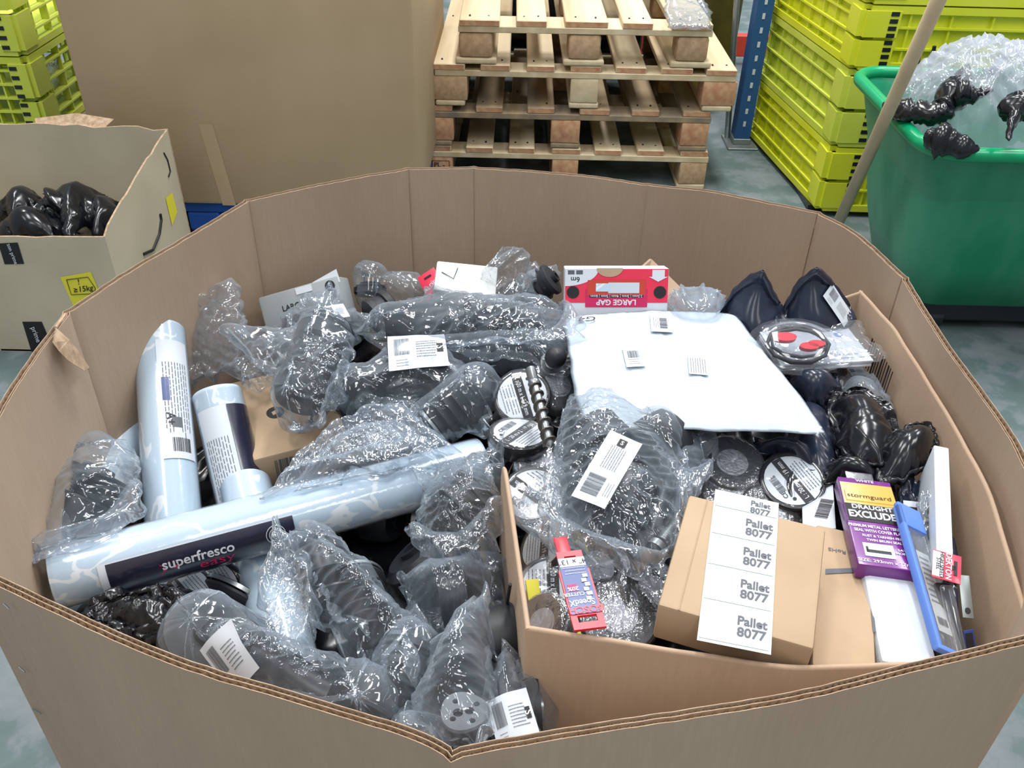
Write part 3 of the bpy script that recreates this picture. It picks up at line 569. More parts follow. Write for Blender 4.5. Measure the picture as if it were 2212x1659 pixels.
cl = V(-1.61, 2.9); gl = 'yellow crates stacked at the back left'
crate('lower lime yellow crate of the stack behind the small open carton', cl, V(-.6, 0), V(.0, .75), .16, .435, M['yellow2'], True, group if False else 0)
crate('upper lime yellow crate with torn mesh beside the tall brown carton', cl+V(.0, .0), V(-.6, 0), V(.0, .75), .435, .71, M['yellow2'], True)
pallet('dark pallet under the left yellow crates', -1.9, 3.3, 0, 0, .7, .8, 5, M['wood2'], seed=31, H=.157)
for ob in [o for o in COL.objects if o.name.startswith('folding_crate')]: ob['group'] = gl
cr = V(1.037, 2.774); dy = V(-.095, .74)
zt = [.0, .245, .49, .68, .93]
labs = ['bottom yellow folding crate of the right stack, partly behind the green tub', 'faded lime crate second from the floor in the right stack', 'bright yellow crate third from the floor in the right stack with vent slots', 'topmost yellow crate of the right stack cut off by the photo edge']
for i in range(4):
    c_ = crate(labs[i], cr+V(.0, 0), V(1.1, -.02), dy, zt[i]+.02 if i == 0 else zt[i], zt[i+1], M['yellow2'] if i == 1 else M['yellow'], False); c_['group'] = 'yellow crates stacked at the right'
for k in range(3):
    a = PY(1985+k*28, 95, 2.77); b_ = PY(1975+k*28, 140, 2.77); c3 = [o for o in COL.objects if o.get('label') == labs[2]][0]
    MB().tube([a-cr-V(0, .022, zt[2]), b_-cr-V(0, .022, zt[2])], .006, 8).build('vent_slot', M['iron'], c3)
MB().box((0, 0, 0), (1.2, .9, .018)).build('crate_skid', M['iron'], None, mtx=Matrix.Translation((1.0, 2.8, .001))); tag(bpy.data.objects['crate_skid'], 'thin dark skid under the right yellow crates', 'skid')
film('shredded_wrap', 'ragged clear film caught on the left crate corner', 'packaging film', [PY(88, 150, 2.95), PY(120, 120, 3.1), PY(150, 200, 3.2), PY(105, 220, 3.0)], mt=M['film_thick'], n=16, thick=.01, crink=.006, seed=8, iters=15)
# ------------------------------------------------------------------ racking post, pole, beam, wrapped goods
t = thing('rack_upright', 'blue perforated steel racking upright behind the pallets', 'racking', loc=(.885, 3.38, 0))
mb = MB().box((-.03, 0, 0), (-.022, .07, 2)).box((.022, 0, 0), (.03, .07, 2)).box((-.03, -.004, 0), (.03, .0, 2)); mb.build('post', M['blue'], t)
for k in range(22): MB().box((-.006, -.0055, .08+.05*k), (.004, -.0042, .1+.05*k)).build('slot', M['paper'], t)
MB().bevbox((-.06, -.05, 0), (.06, .1, .008), .002, 1).build('foot_plate', M['galv'], t)
MB().bevbox((-.034, -.008, .008), (.034, .07, .03), .002, 1).build('foot_bracket', M['galv'], t)
t = thing('steel_pole', 'thin grey steel channel leaning beside the blue upright', 'pole', loc=(.8, 3.5, 0))
MB().tube([(.045, -.05, 0), (-.02, .1, 1.0)], .012, 8).build('pole', M['galv'], t, smooth=True)
t = thing('rack_beam', 'red steel beam on the floor behind the pallet stack', 'beam', loc=(0, 4.45, 0))
MB().bevbox((-1.2, 0, .04), (1.6, .05, .14), .004, 1).build('beam', M['red'], t)
for x in (-1.1, 1.5): MB().box((x-.05, -.02, 0), (x+.05, .07, .04)).build('foot', M['red'], t)
t = thing('wrapped_goods', 'olive goods wrapped in shiny film behind the pallets', 'wrapped load', loc=(.72, 3.95, 0))
MB().bevbox((-.12, -.1, .12), (.2, .3, .62), .03, 3).build('goods', M['brown'], t, smooth=True)
MB().bevbox((-.14, -.12, .0), (.16, .3, .12), .01, 2).build('skid', M['wood2'], t)
t = thing('dark_load', 'dark wrapped load standing behind the pallet stack', 'wrapped load', loc=(.12, 4.25, 0))  # added block, not real goods: stands in for the shade in the stack's gaps
MB().bevbox((-.42, 0, .1), (.45, .14, .42), .02, 2).build('goods', M['poly'], t, smooth=True)
MB().bevbox((-.42, 0, 0), (.45, .14, .1), .01, 2).build('skid', M['wood2'], t)
film('film_cover', 'clear film draped over the olive wrapped goods', 'packaging film', [V(.60, 4.2, .64), V(.92, 4.2, .64), V(.92, 3.8, .5), V(.60, 3.8, .5)], caps=[], mt=M['film_clear'], n=20, thick=.01, seed=4, iters=15, crink=.006)
# ------------------------------------------------------------------ green tub
t = thing('green_tub', 'large green plastic tub on a dark base filled with film scrap', 'tub', loc=(1.5, 2.2, 0)); TT = V(1.5, 2.2, 0)
def rrect(x0, x1, y0, y1, r, n=7):
    out = []
    for (cx, cy, a) in ((x1-r, y0+r, -90), (x1-r, y1-r, 0), (x0+r, y1-r, 90), (x0+r, y0+r, 180)):
        for k in range(n): q = math.radians(a+90*k/(n-1)); out.append((cx+r*math.cos(q), cy+r*math.sin(q)))
    return out
tx0, tx1, ty0, ty1, tz = .925, 2.15, 1.90, 2.50, .56
prof = [(.0, tz), (.03, tz-.03), (.05, .38), (.085, .22), (.12, .1), (.2, .085)]
mb = MB(); n_ = 28
for ins, z in prof: mb.v += [(x-TT.x, y-TT.y, z) for x, y in rrect(tx0+ins, tx1-ins, ty0+ins, ty1-ins, .09-.02*min(1, ins*5))]
for z, ins in ((.09, .2), (.12, .128), (tz, .008)): mb.v += [(x-TT.x, y-TT.y, z) for x, y in rrect(tx0+ins, tx1-ins, ty0+ins, ty1-ins, .08)]
for a in range(8):
    for k in range(n_): k2 = (k+1) % n_; mb.f.append((a*n_+k, (a+1)*n_+k, (a+1)*n_+k2, a*n_+k2)); mb.mi.append(0)
mb.f.append(tuple(5*n_+k for k in range(n_))); mb.f.append(tuple(6*n_+k for k in range(n_))); mb.mi += [0, 0]
mb.build('tub_body', M['green'], t, smooth=True)
rp = [(x-TT.x, y-TT.y, tz) for x, y in rrect(tx0, tx1, ty0, ty1, .09, 9)]; rp.append(rp[0]); rp.append(rp[1])
MB().tube(rp, .017, 12).build('rim', M['green_rim'], t, smooth=True)
MB().bevbox((tx0+.16-TT.x, ty0+.15-TT.y, .03), (tx1-.1-TT.x, ty1-.1-TT.y, .09), .01, 2).build('base_frame', M['iron'], t)
for x in (-.35, .45):
    for y in (-.12, .2): MB().tube([(x-.02, y, .035), (x+.02, y, .035)], .035, 14).build('castor', M['rubber'], t)
# contents
film('clear_film_bundle', 'big crumpled bundle of clear film filling the green tub', 'packaging film', [PY(1930, 190, 2.32), PY(2080, 115, 2.34), PY(2260, 90, 2.3), PY(2290, 230, 2.1), PY(2280, 345, 1.99), PY(2110, 335, 2.0), PY(2020, 310, 2.05), PY(1950, 250, 2.2)], caps=[(V(1.18, 2.15, .5), V(1.4, 2.12, .52), .13)], mt=M['film_white'], n=48, slack=1.25, thick=.05, crink=.012, freq=90, seed=12, iters=40)
film('clear_film_bundle', 'smaller pale film lump at the back corner of the green tub', 'packaging film', [PY(2000, 150, 2.36), PY(2100, 98, 2.38), PY(2140, 170, 2.34), PY(1960, 215, 2.30)], caps=[], mt=M['film_thick'], n=26, slack=1.18, thick=.03, crink=.006, freq=60, seed=13, iters=25)
film('clear_film_bundle', 'bright clear film bag with a barcode at the right edge of the tub', 'packaging film', [PY(2120, 150, 2.22), PY(2170, 110, 2.24), PY(2230, 100, 2.25), PY(2230, 290, 2.05)], caps=[(PY(2180, 190, 2.22), PY(2220, 230, 2.2), .05)], mt=M['film_white'], n=30, slack=1.18, thick=.03, crink=.006, freq=60, seed=14, iters=25)
_b = [o for o in COL.objects if o.get('label', '').startswith('bright clear film bag')][0]
slip(_b, [(2136, 150), (2168, 136), (2176, 162), (2140, 172)], .6, emblem=False, seed=6)
film('clear_film_bundle', 'clear film heap filling the far right end of the green tub', 'packaging film', [V(1.45, 2.4, .58), V(1.75, 2.44, .62), V(2.05, 2.4, .56), V(2.08, 2.2, .56), V(2.05, 2.0, .54), V(1.75, 1.98, .56), V(1.42, 2.0, .54), V(1.4, 2.2, .58)], caps=[(V(1.6, 2.2, .5), V(1.9, 2.2, .5), .1)], mt=M['film_white'], n=44, slack=1.2, thick=.04, crink=.01, freq=90, seed=15, iters=30)
def scrap(name, label, pxs, rads, mt_, seed):
    rr = random.Random(seed); path = []; rd = []; q = [PZ(*p) for p in pxs]
    for i in range(len(q)-1):
        for k in range(7): s = k/7; path.append(q[i].lerp(q[i+1], s)); rd.append((rads[i]*(1-s)+rads[i+1]*s)*rr.uniform(.8, 1.2))
    path.append(q[-1]); rd.append(rads[-1]*.5); mb = MB().tube(path, rd, 18)
    c = sum(path, V(0, 0))/len(path); vs = []
    for v in mb.v:
        p = Vector(v); nn = noise.noise_vector(p*28)*.35+noise.noise_vector(p*70)*.18; k = noise.ridged_multi_fractal(p*35, 1, 2, 3, 1, 2)*.08; vs.append(tuple(p+(nn+V(k, k, k))*.02-c))
    mb.v = vs; return tag(mb.build(name, mt_, smooth=True, mtx=Matrix.Translation(c)), label, 'packaging film')
scrap('black_film_scrap', 'long twisted roll of black film over the tub edge at the wooden stick', [(1912, 238, 2.12), (1960, 242, 2.08), (2010, 248, 2.05), (2060, 245, 2.04)], [.02, .026, .026, .02], M['poly'], 1)
scrap('black_film_scrap', 'ragged black film peak rising from the clear film in the tub', [(2035, 235, 2.05), (2060, 205, 2.07), (2072, 175, 2.1), (2088, 140, 2.12)], [.02, .04, .02, .006], M['poly'], 2)
scrap('black_film_scrap', 'thin black film tail pointing right on the clear film in the tub', [(2060, 205, 2.04), (2100, 205, 2.03), (2145, 200, 2.02)], [.035, .02, .004], M['poly'], 3)
scrap('black_film_scrap', 'black film wad at the front left inside the green tub rim', [(1995, 300, 1.98), (2030, 304, 1.96), (2070, 318, 1.95), (2110, 330, 1.94)], [.02, .035, .028, .008], M['poly'], 4)
scrap('black_film_scrap', 'dripping black film strip at the right edge of the photo', [(2215, 225, 1.96), (2190, 235, 1.95), (2185, 265, 1.93), (2178, 305, 1.91)], [.03, .03, .012, .003], M['poly'], 5)
A = P(1919, 240, .61); B = P(1812, 478, .2); d_ = (A-B); top_ = A+d_*1.0; bot_ = B-d_*(B.z/d_.z)
t = thing('broom_handle', 'long pale wooden handle leaning on the green tub', 'stick', loc=bot_)
MB().tube([(0, 0, 0), top_-bot_], .0155, 16).build('handle', M['stick'], t, smooth=True)
# ================================================================== CONTENTS OF THE BIN
# ---- mechanical parts: every builder returns the capsules that the bag film wraps round
def strut(label, p0, p1, r, kind='damper', cat='car part', seed=0, bolt=None, group=None):
    rr = random.Random(seed); m_ = axisframe(p0, p1); L_ = (p1-p0).length; t = thing({'damper': 'shock_absorber', 'bush': 'rubber_mount', 'rod': 'link_rod', 'joint': 'ball_joint', 'boot': 'bellows_boot'}[kind], label, cat, mtx=m_, group=group)
    def part(name, prof, mt_, n=30): return lathe(MB(), prof, n).build(name, mt_, t, smooth=True, auto=True)
    if kind == 'damper':
        part('body', [(0, 0), (0, r*.9), (.004, r*.95), (L_*.5, r*.95), (L_*.5, r*1.05), (L_*.53, r*1.05), (L_*.53, r*.8), (L_*.56, 0)], M['iron'])
        pr = [(L_*.53, 0), (L_*.53, r*.7)]; k = 7
        for i in range(k): z = L_*(.55+.30*i/k); pr += [(z, r*.62), (z+L_*.02, r*.82)]
        part('gaiter', pr+[(L_*.86, r*.6), (L_*.86, 0)], M['rubber'])
        part('flange', [(L_*.86, 0), (L_*.86, r*1.0), (L_*.9, r*1.02), (L_*.9, r*.5), (L_*1.0, r*.45), (L_, 0)], M['iron'])
    elif kind == 'bush':
        part('body', [(0, 0), (0, r*.8), (L_*.1, r), (L_*.3, r), (L_*.34, r*.85), (L_*.66, r*.85), (L_*.7, r), (L_*.92, r), (L_, r*.8), (L_, 0)], M['rubber'])
        part('sleeve', [(-.006, 0), (-.006, r*.35), (L_+.006, r*.35), (L_+.006, r*.2), (L_*.9, r*.2), (L_*.9, 0)], M['iron'])
    elif kind == 'rod':
        part('rod', [(0, 0), (0, r*.45), (L_, r*.45), (L_, 0)], M['iron'])
        for z in (0, L_): lathe(MB(), [(z-r, 0), (z-r*.9, r*.5), (z-r*.4, r*.95), (z, r), (z+r*.4, r*.95), (z+r*.9, r*.5), (z+r, 0)], 20).build('ball_end', M['rubber'], t, smooth=True)
    elif kind == 'joint':
        part('housing', [(0, 0), (0, r*.8), (L_*.15, r), (L_*.4, r), (L_*.42, r*.8)], M['iron'])
        part('boot', [(L_*.4, r*.85), (L_*.5, r*.9), (L_*.6, r*.6), (L_*.64, r*.62), (L_*.7, r*.35), (L_*.72, 0)], M['rubber'])
    elif kind == 'boot':
        pr = [(0, 0), (0, r*.98)]; k = 6
        for i in range(k): z = L_*(i+.5)/k; q = 1-.45*i/k; pr += [(z-L_*.04, r*q*.8), (z, r*q), (z+L_*.03, r*q)]
        part('bellows', pr+[(L_, r*.45), (L_, 0)], M['rubber'])
        part('clamp_ring', [(L_*.01, r*1.0), (L_*.01, r*1.03), (L_*.06, r*1.03), (L_*.06, r*1.0)], M['steel'])
    if bolt:       # threaded stud standing out: (offset along axis, length, radius)
        z, l, rb = bolt; pr = [(z, 0), (z, rb*1.7), (z+rb*1.2, rb*1.7), (z+rb*1.2, rb)]; k = 16
        for i in range(k): a = z+rb*1.2+l*i/k; pr += [(a, rb*.86), (a+l/k*.5, rb)]
        lathe(MB(), pr+[(z+rb*1.2+l, rb*.8), (z+rb*1.2+l, 0)], 16).build('threaded_stud', M['steel'], t, smooth=True, auto=True)
    return [(p0, p1, r)]
def arm(label, path, r, seed=0, group=None):
    c = sum(path, V(0, 0))/len(path); t = thing('control_arm', label, 'car part', loc=c); q = [p-c for p in path]; P_ = []
    for i in range(len(q)-1):
        a = q[max(i-1, 0)]; b = q[i]; d = q[i+1]; e = q[min(i+2, len(q)-1)]
        for k in range(6): s = k/6; P_.append(.5*((2*b)+(d-a)*s+(2*a-5*b+4*d-e)*s*s+(3*b-a-3*d+e)*s**3))
    P_.append(q[-1]); MB().tube(P_, r, 14).build('arm', M['iron'], t, smooth=True)
    for e_, n_ in ((q[0], q[1]), (q[-1], q[-2])):
        m_ = axisframe(e_, e_+(n_-e_).cross(V(0, 0, 1)).normalized()); R1 = r*1.9
        lathe(MB(), [(-.018, R1*.4), (-.018, R1), (.018, R1), (.018, R1*.4), (-.018, R1*.4)], 24).build('bushing', M['rubber'], t, smooth=True, auto=True, mtx=m_)
        lathe(MB(), [(-.022, R1*.2), (-.022, R1*.42), (.022, R1*.42), (.022, R1*.2)], 20).build('sleeve', M['steel'], t, smooth=True, auto=True, mtx=m_)
    return [(path[i], path[i+1], r*1.25) for i in range(len(path)-1)]+[(path[0], path[0]+V(0, 0, .001), r*2.1), (path[-1], path[-1]+V(0, 0, .001), r*2.1)]
def plate(label, corners, name='flange_plate', lobes=3):
    m_, wd, ht = rect(corners); r = min(wd, ht)/2; t = thing(name, label, 'car part', mtx=m_); n = 60; mb = MB(); holes = [(r*.62*math.cos(a), r*.62*math.sin(a), r*.13) for a in (.6, 2.2, 3.9, 5.3)]+[(r*.22, 0, r*.2), (-r*.25, -.1*r, r*.22)]
    bm = bmesh.new(); out = [(r*(1+.05*math.cos(3*2*math.pi*k/n))*math.cos(2*math.pi*k/n), r*(1+.05*math.cos(3*2*math.pi*k/n))*math.sin(2*math.pi*k/n)) for k in range(n)]
    loops = [out]+[[(x+q*math.cos(2*math.pi*k/18), y+q*math.sin(2*math.pi*k/18)) for k in range(18)] for x, y, q in holes]; es = []
    for lp in loops: vs = [bm.verts.new((x, y, 0)) for x, y in lp]; es += [bm.edges.new((vs[i], vs[(i+1) % len(vs)])) for i in range(len(vs))]
    bmesh.ops.triangle_fill(bm, edges=es, use_beauty=True, use_dissolve=False)
    fs = [f for f in bm.faces if any((f.calc_center_median().x-x)**2+(f.calc_center_median().y-y)**2 < (q*.97)**2 for x, y, q in holes)]; bmesh.ops.delete(bm, geom=fs, context='FACES')
    ex = bmesh.ops.extrude_face_region(bm, geom=bm.faces[:]); bmesh.ops.translate(bm, vec=(0, 0, -.004), verts=[v for v in ex['geom'] if isinstance(v, bmesh.types.BMVert)])
    bm.verts.index_update(); mb.add([v.co for v in bm.verts], [[v.index for v in f.verts] for f in bm.faces]); bm.free(); mb.build('plate', M['gasket'], t)
    lathe(MB(), [(-.03, 0), (-.03, r*.55), (-.012, r*.75), (-.0045, r*.8), (-.0045, 0)], 26).build('housing', M['iron'], t, smooth=True, auto=True)
    z = m_.col[2].to_3d(); return [(m_.translation-z*.01, m_.translation-z*.012, r*.95)]
# ---- bed of lower goods so that the heap has a body
FZ = .40
film('black_bag', 'dark bag at the bottom of the left heap, under the wallpaper rolls', 'plastic bag', [V(-.50, .98, .40), V(-.25, 1.27, .42), V(0, 1.30, .42), V(.03, 1.0, .42), V(.0, .7, .42), V(.0, .44, .42), V(-.22, .43, .42), V(-.48, .62, .36)], mt=M['poly'], n=60, slack=1.12, thick=.05, crink=.006, freq=50, seed=90, iters=30)
film('black_bag', 'wide dark bag under the tape rolls in the inner carton', 'plastic bag', [V(.05, 1.05, .57), V(.25, 1.06, .57), V(.48, 1.06, .57), V(.49, .8, .55), V(.46, .52, .53), V(.25, .49, .53), V(.04, .51, .53), V(.0, .75, .55)], mt=M['poly'], n=60, slack=1.12, thick=.04, crink=.005, freq=50, seed=91, iters=30)
film('black_bag', 'black bag across the far side of the bin behind the heap', 'plastic bag', [V(-.38, 1.22, .44), V(-.1, 1.32, .46), V(.2, 1.3, .48), V(.4, 1.2, .5), V(.36, 1.12, .5), V(.1, 1.09, .5), V(-.15, 1.0, .46), V(-.42, 1.05, .44)], mt=M['poly'], n=50, slack=1.12, thick=.04, crink=.006, freq=50, seed=92, iters=30)
G2 = 'loose dark parts low in the heap'
for i, (px, py, z, l, r, k) in enumerate([(250, 1330, .45, .12, .04, 'bush'), (470, 1360, .44, .1, .045, 'boot'), (680, 1180, .46, .16, .035, 'damper'), (760, 1110, .46, .14, .03, 'bush'), (960, 1270, .48, .12, .045, 'bush'), (1080, 1310, .46, .08, .035, 'joint'), (1010, 1130, .47, .13, .04, 'boot'), (820, 1440, .46, .15, .04, 'damper'), (880, 1340, .46, .1, .03, 'bush'), (600, 860, .44, .12, .04, 'bush'), (1060, 900, .48, .1, .035, 'boot'), (700, 720, .47, .12, .04, 'bush'), (460, 760, .46, .1, .035, 'joint'), (1120, 640, .5, .1, .035, 'bush'), (300, 1390, .44, .1, .035, 'joint'), (1000, 1420, .46, .12, .04, 'bush')]):
    rr = random.Random(40+i); c = P(px, py, z); d_ = V(rr.uniform(-1, 1), rr.uniform(-1, 1), rr.uniform(-.3, .3)).normalized()*l/2
    where = ['below the left end of the lying wallpaper roll', 'left of the lower white slip at the front', 'under the middle of the lying wallpaper roll', 'under the right end of the lying wallpaper roll', 'beside the inner carton wall near the front', 'in the gap left of the inner carton corner', 'under the crumpled film beside the inner carton', 'low at the front between two clear bags', 'under the tall clear bag at the front', 'behind the kraft box', 'under the diagonal clear bag next to the tape rolls', 'behind the boot-shaped clear bag', 'behind the second wallpaper roll', 'under the far clear film knot', 'at the front left against the bin wall', 'under the bag with the round flange plate'][i]
    strut('dark rubber and metal part '+where, c-d_, c+d_, r, k, seed=i, group=G2)
# ---- wallpaper rolls
ROLLS = []
def wproll(label, p0, p1, r, sleeve=None, txt=None, roll_q=0):
    m_ = axisframe(p0, p1) @ Matrix.Rotation(roll_q, 4, 'Z'); L_ = (p1-p0).length; t = thing('wallpaper_roll', label, 'wallpaper', mtx=m_); ROLLS.append((p0, p1, r))
    pr = [(.004, r*.45), (0, r*.5), (0, r*.96), (.0015, r*.995), (.006, r), (L_-.006, r), (L_-.0015, r*.995), (L_, r*.96), (L_, r*.5), (L_-.004, r*.45)]
    lathe(MB(), pr, 56).build('paper_roll', M['wallp'], t, smooth=True, auto=True)
    lathe(MB(), [(.004, r*.45), (.05, r*.42)], 30).build('hollow_core', M['dark'], t); lathe(MB(), [(L_-.004, r*.45), (L_-.05, r*.42)], 30).build('hollow_core', M['dark'], t)
    def fn(x, y, z): a = y/r; return ((r+z)*math.cos(a), (r+z)*math.sin(a), x)      # x along axis, y around
    wr = lathe(MB(), [(z, r+.0012) for z in (.003, L_*.25, L_*.5, L_*.75, L_-.003)], 56); wr.build('shrink_wrap', M['wrap2'], t, smooth=True)
    return t, fn, L_
M['wrap2'] = film_mat('tight_gloss_wrap', (230, 236, 242), (.0, .10), .35, 22, .1, 1.0, .25)
def camang(p0, p1, hint=0):
    """angle round the roll axis that faces the camera"""
    m_ = axisframe(p0, p1); v = m_.inverted() @ CAM; return math.atan2(v.y, v.x)
# lying roll with navy sleeve
p0, p1 = P(118, 1250, .545), P(985, 1018, .545); e_ = (p1-p0).normalized(); p1 = p0+e_*.505
ca = camang(p0, p1); t, fn, L_ = wproll('wallpaper roll lying across the heap with a navy sleeve and white lettering', p0, p1, .0345, roll_q=ca)
def px_on(p0, p1, px, py): 
    m_ = axisframe(p0, p1).inverted(); return m_
fnn = lambda x, y, z: fn(x, y, z)
lo = -.0345*1.5; hi = .0345*-.02
s0, s1 = .056, .258
# which way is "down" in the picture? sample
up_w = axisframe(p0, p1).to_3x3() @ V(math.cos(ca+.5), math.sin(ca+.5), 0); sg = 1 if up_w.dot(Vector(up)) > 0 else -1
fs = (lambda x, y, z: fn(x, y*sg, z))
sl = patch(t, s0-.008, -.0345*1.55, s1, .0345*.05, M['paper'], 'sleeve_edge', .0014, fs, 14, 16); sl2 = patch(t, s0, -.0345*1.5, s1, .0345*-.0, M['navy'], 'label_sleeve', .0017, fs, 14, 16)
text(sl2, 'superfresco', .150, -.017, .0165, M['white'], 0, .0021, .018, fs); text(sl2, 'easy', .168, -.029, .019, M['pink'], 0, .0021, 0, fs, 1.2)
mb = MB()
for k, (r1, r2) in enumerate(((.0112, .0104), (.0078, .0070))):
    n = 28; vs = [fs(.236+rq*math.cos(6.283*i/n), -.0165+rq*math.sin(6.283*i/n), .0021) for i in range(n) for rq in (r1, r2)]; mb.add(vs, [(2*i, (2*i+2) % (2*n), (2*i+3) % (2*n), 2*i+1) for i in range(n)])
mb.build('round_seal', M['paper'], sl2); text(sl2, 'easy', .236, -.0165, .006, M['paper'], 0, .0021, 0, fs)
mb = MB()
for (x, y, s) in ((.116, -.022, .008), (.128, -.022, .010)): mb.add([fs(x-s, y+s, .0019), fs(x, y, .0019), fs(x-s, y-s, .0019), fs(x-s*.55, y, .0019)], [(0, 3, 1), (3, 2, 1)])
mb.build('pink_chevrons', M['pink'], sl2)
# standing roll, left back
def info(t, fn, L_, a0, x0, x1, wdt, sg_, dark=None, seed=0, flip=1):
    f2 = lambda x, y, z: fn(x, y*sg_, z)
    l_ = patch(t, x0, a0-wdt/2, x1, a0+wdt/2, M['paper'], 'info_label', .0014, f2, 8, 10)
    barcode(l_, x0+(.02 if flip > 0 else x1-x0-.02), a0+wdt*.05, wdt*.55, .02, M['dark'], math.pi/2, .0018, f2, seed) 
    lines(l_, (x0+x1)/2, a0, (x1-x0)*.6, wdt*.7, 9, M['greyink'], 0, .0018, f2, seed); patch(l_, x0+(.045 if flip > 0 else x1-x0-.06), a0-wdt*.2, x0+(.06 if flip > 0 else x1-x0-.045), a0+wdt*.1, M['greyink'], 'rating_mark', .0018, f2, 2, 3)
    return l_, f2
q1 = P(378, 1165, .47); q0 = PZ(344, 716, 1.25); e_ = (q1-q0).normalized()
ca = camang(q0, q0+e_*.5); t, fn, L_ = wproll('pale blue blossom wallpaper roll leaning on the left bin wall with a white info label', q0, q0+e_*.50, .0345, roll_q=ca)
rw = axisframe(q0, q0+e_).to_3x3() @ V(math.cos(ca+.5), math.sin(ca+.5), 0); sg2 = 1 if rw.dot(Vector(rt)) > 0 else -1
l_, f2 = info(t, fn, L_, .016, .035, .215, .044, sg2, seed=3, flip=-1); text(l_, 'A+', .158, .006, .015, M['dark'], -1.57*0, .0019, .02, f2)
patch(l_, .095, -.002, .13, .007, M['bluebox'], 'blue_mark', .0018, f2, 2, 2)
# second roll, half hidden by the kraft box
q0 = PZ(468, 848, 1.22); q1 = P(530, 1110, .455); e_ = (q1-q0).normalized()
ca = camang(q0, q0+e_*.5); t, fn, L_ = wproll('wallpaper roll with white and navy label squeezed beside the kraft box', q0, q0+e_*.42, .033, roll_q=ca)
rw = axisframe(q0, q0+e_).to_3x3() @ V(math.cos(ca+.5), math.sin(ca+.5), 0); sg2 = 1 if rw.dot(Vector(rt)) > 0 else -1
l_, f2 = info(t, fn, L_, -.014, .03, .25, .042, sg2, seed=5, flip=-1); patch(t, .03, .008, .25, .05, M['navy'], 'label_sleeve', .0015, f2, 6, 10); text(l_, 'A+', .185, -.012, .013, M['dark'], 0, .0019, .02, f2)
q0 = P(530, 1048, .49); q1 = P(612, 1390, .455); e_ = (q1-q0).normalized()
wproll('pale wallpaper roll passing under the lying roll towards the front', q0, q0+e_*.38, .033)
q0 = P(318, 860, .50); q1 = P(120, 1300, .475); e_ = (q1-q0).normalized()
wproll('pale blue wallpaper roll along the left wall, behind the standing roll', q0, q0+e_*.40, .031)
q0 = V(-.455, .60, .50); wproll('light wallpaper roll low in the front left corner', q0, q0+V(.40, -.06, -.16), .028)
# ---- cartons
pk = [P(486, 820, .515), P(690, 792, .515), P(745, 935, .515), P(556, 1000, .515)]
t, wd, ht = carton('kraft_box', 'kraft cardboard box with a black round logo beside the wallpaper rolls', pk, .055, M['kraft'])
lg = MB(); n = 24; cx, cy = -wd*.13, -ht*.02
lg.add([(cx+.0125*math.cos(6.283*i/n), cy+.0135*math.sin(6.283*i/n), .0006) for i in range(n)], [tuple(range(n))]); o_ = lg.build('round_logo', M['dark'], t)
lg = MB(); lg.add([(cx+a, cy+b, .0009) for a, b in ((-.004, -.006), (.005, -.002), (.004, .006), (-.005, .002))], [(0, 1, 2, 3)]); lg.build('logo_cutout', M['kraft'], o_)
text(t, 'HIGH GRADE', wd*.17, -ht*.02, .008, M['greyink'], -1.45); 
for k in range(8): pass
def ffront(x, y, z): return (x, -ht/2-.0007-z, y)
barcode(t, .0, -.027, wd*.6, .035, M['greyink'], 0, .0004, ffront, 4)
lab_c = [P(1488, 1068, .70), P(1785, 1140, .70), P(1757, 1408, .70), P(1424, 1300, .70)]
t, wd, ht = carton('labelled_box', 'brown box bearing a strip of white numbered pallet labels', lab_c, .045, M['kraft'])
MB().tube([(-wd/2+.018, -ht/2, .0002), (-wd/2+.018, ht/2, .0002)], .0007, 6).build('folded_edge', M['kraft'], t); 
inv = t.matrix_world.inverted()
def onface(px, py, inv=inv): 
    a = inv @ CAM; d_ = inv.to_3x3() @ ray(px, py); s = -a.z/d_.z; return a+d_*s
sA, sB, sC, sD = onface(1545, 1058), onface(1682, 1088), onface(1665, 1416), onface(1505, 1384)
def bil(u, v, z): q = (sA*(1-u)+sB*u)*(1-v)+(sD*(1-u)+sC*u)*v; return (q.x, q.y, q.z+z)
def gp(u0, v0, u1, v1, mt_, name, z, par): return MB().add([bil(u0, v0, z), bil(u1, v0, z), bil(u1, v1, z), bil(u0, v1, z)], [(0, 3, 2, 1)]).build(name, mt_, par)
gp(0, 0, 1, 1.0, M['liner'], 'label_backing', .0009, t)
vv = [-.0, .125, .335, .55, .765, .985]; vv = [0, .135, .335, .545, .765, .995]
for k in range(5):
    a, b = vv[k], vv[k+1]; s_ = gp(.02, a+.012, .97, b-.012, M['white'], 'label_sticker', .0014, t); asp = (sB-sA).length; H_ = (sD-sA).length
    def tf(x, y, z, a=a, b=b): u = .5+x/asp; v = (a+b)/2-y/H_; return bil(u, v, z)
    text(s_, 'Pallet', asp*.22, .0060 if k else .003, .0135 if k else .010, M['greyink'], 0, .0018, .03, tf, .86); text(s_, '8077', asp*.22, -.0062 if k else -.0068, .0135 if k else .0105, M['greyink'], 0, .0018, .03, tf, .9)
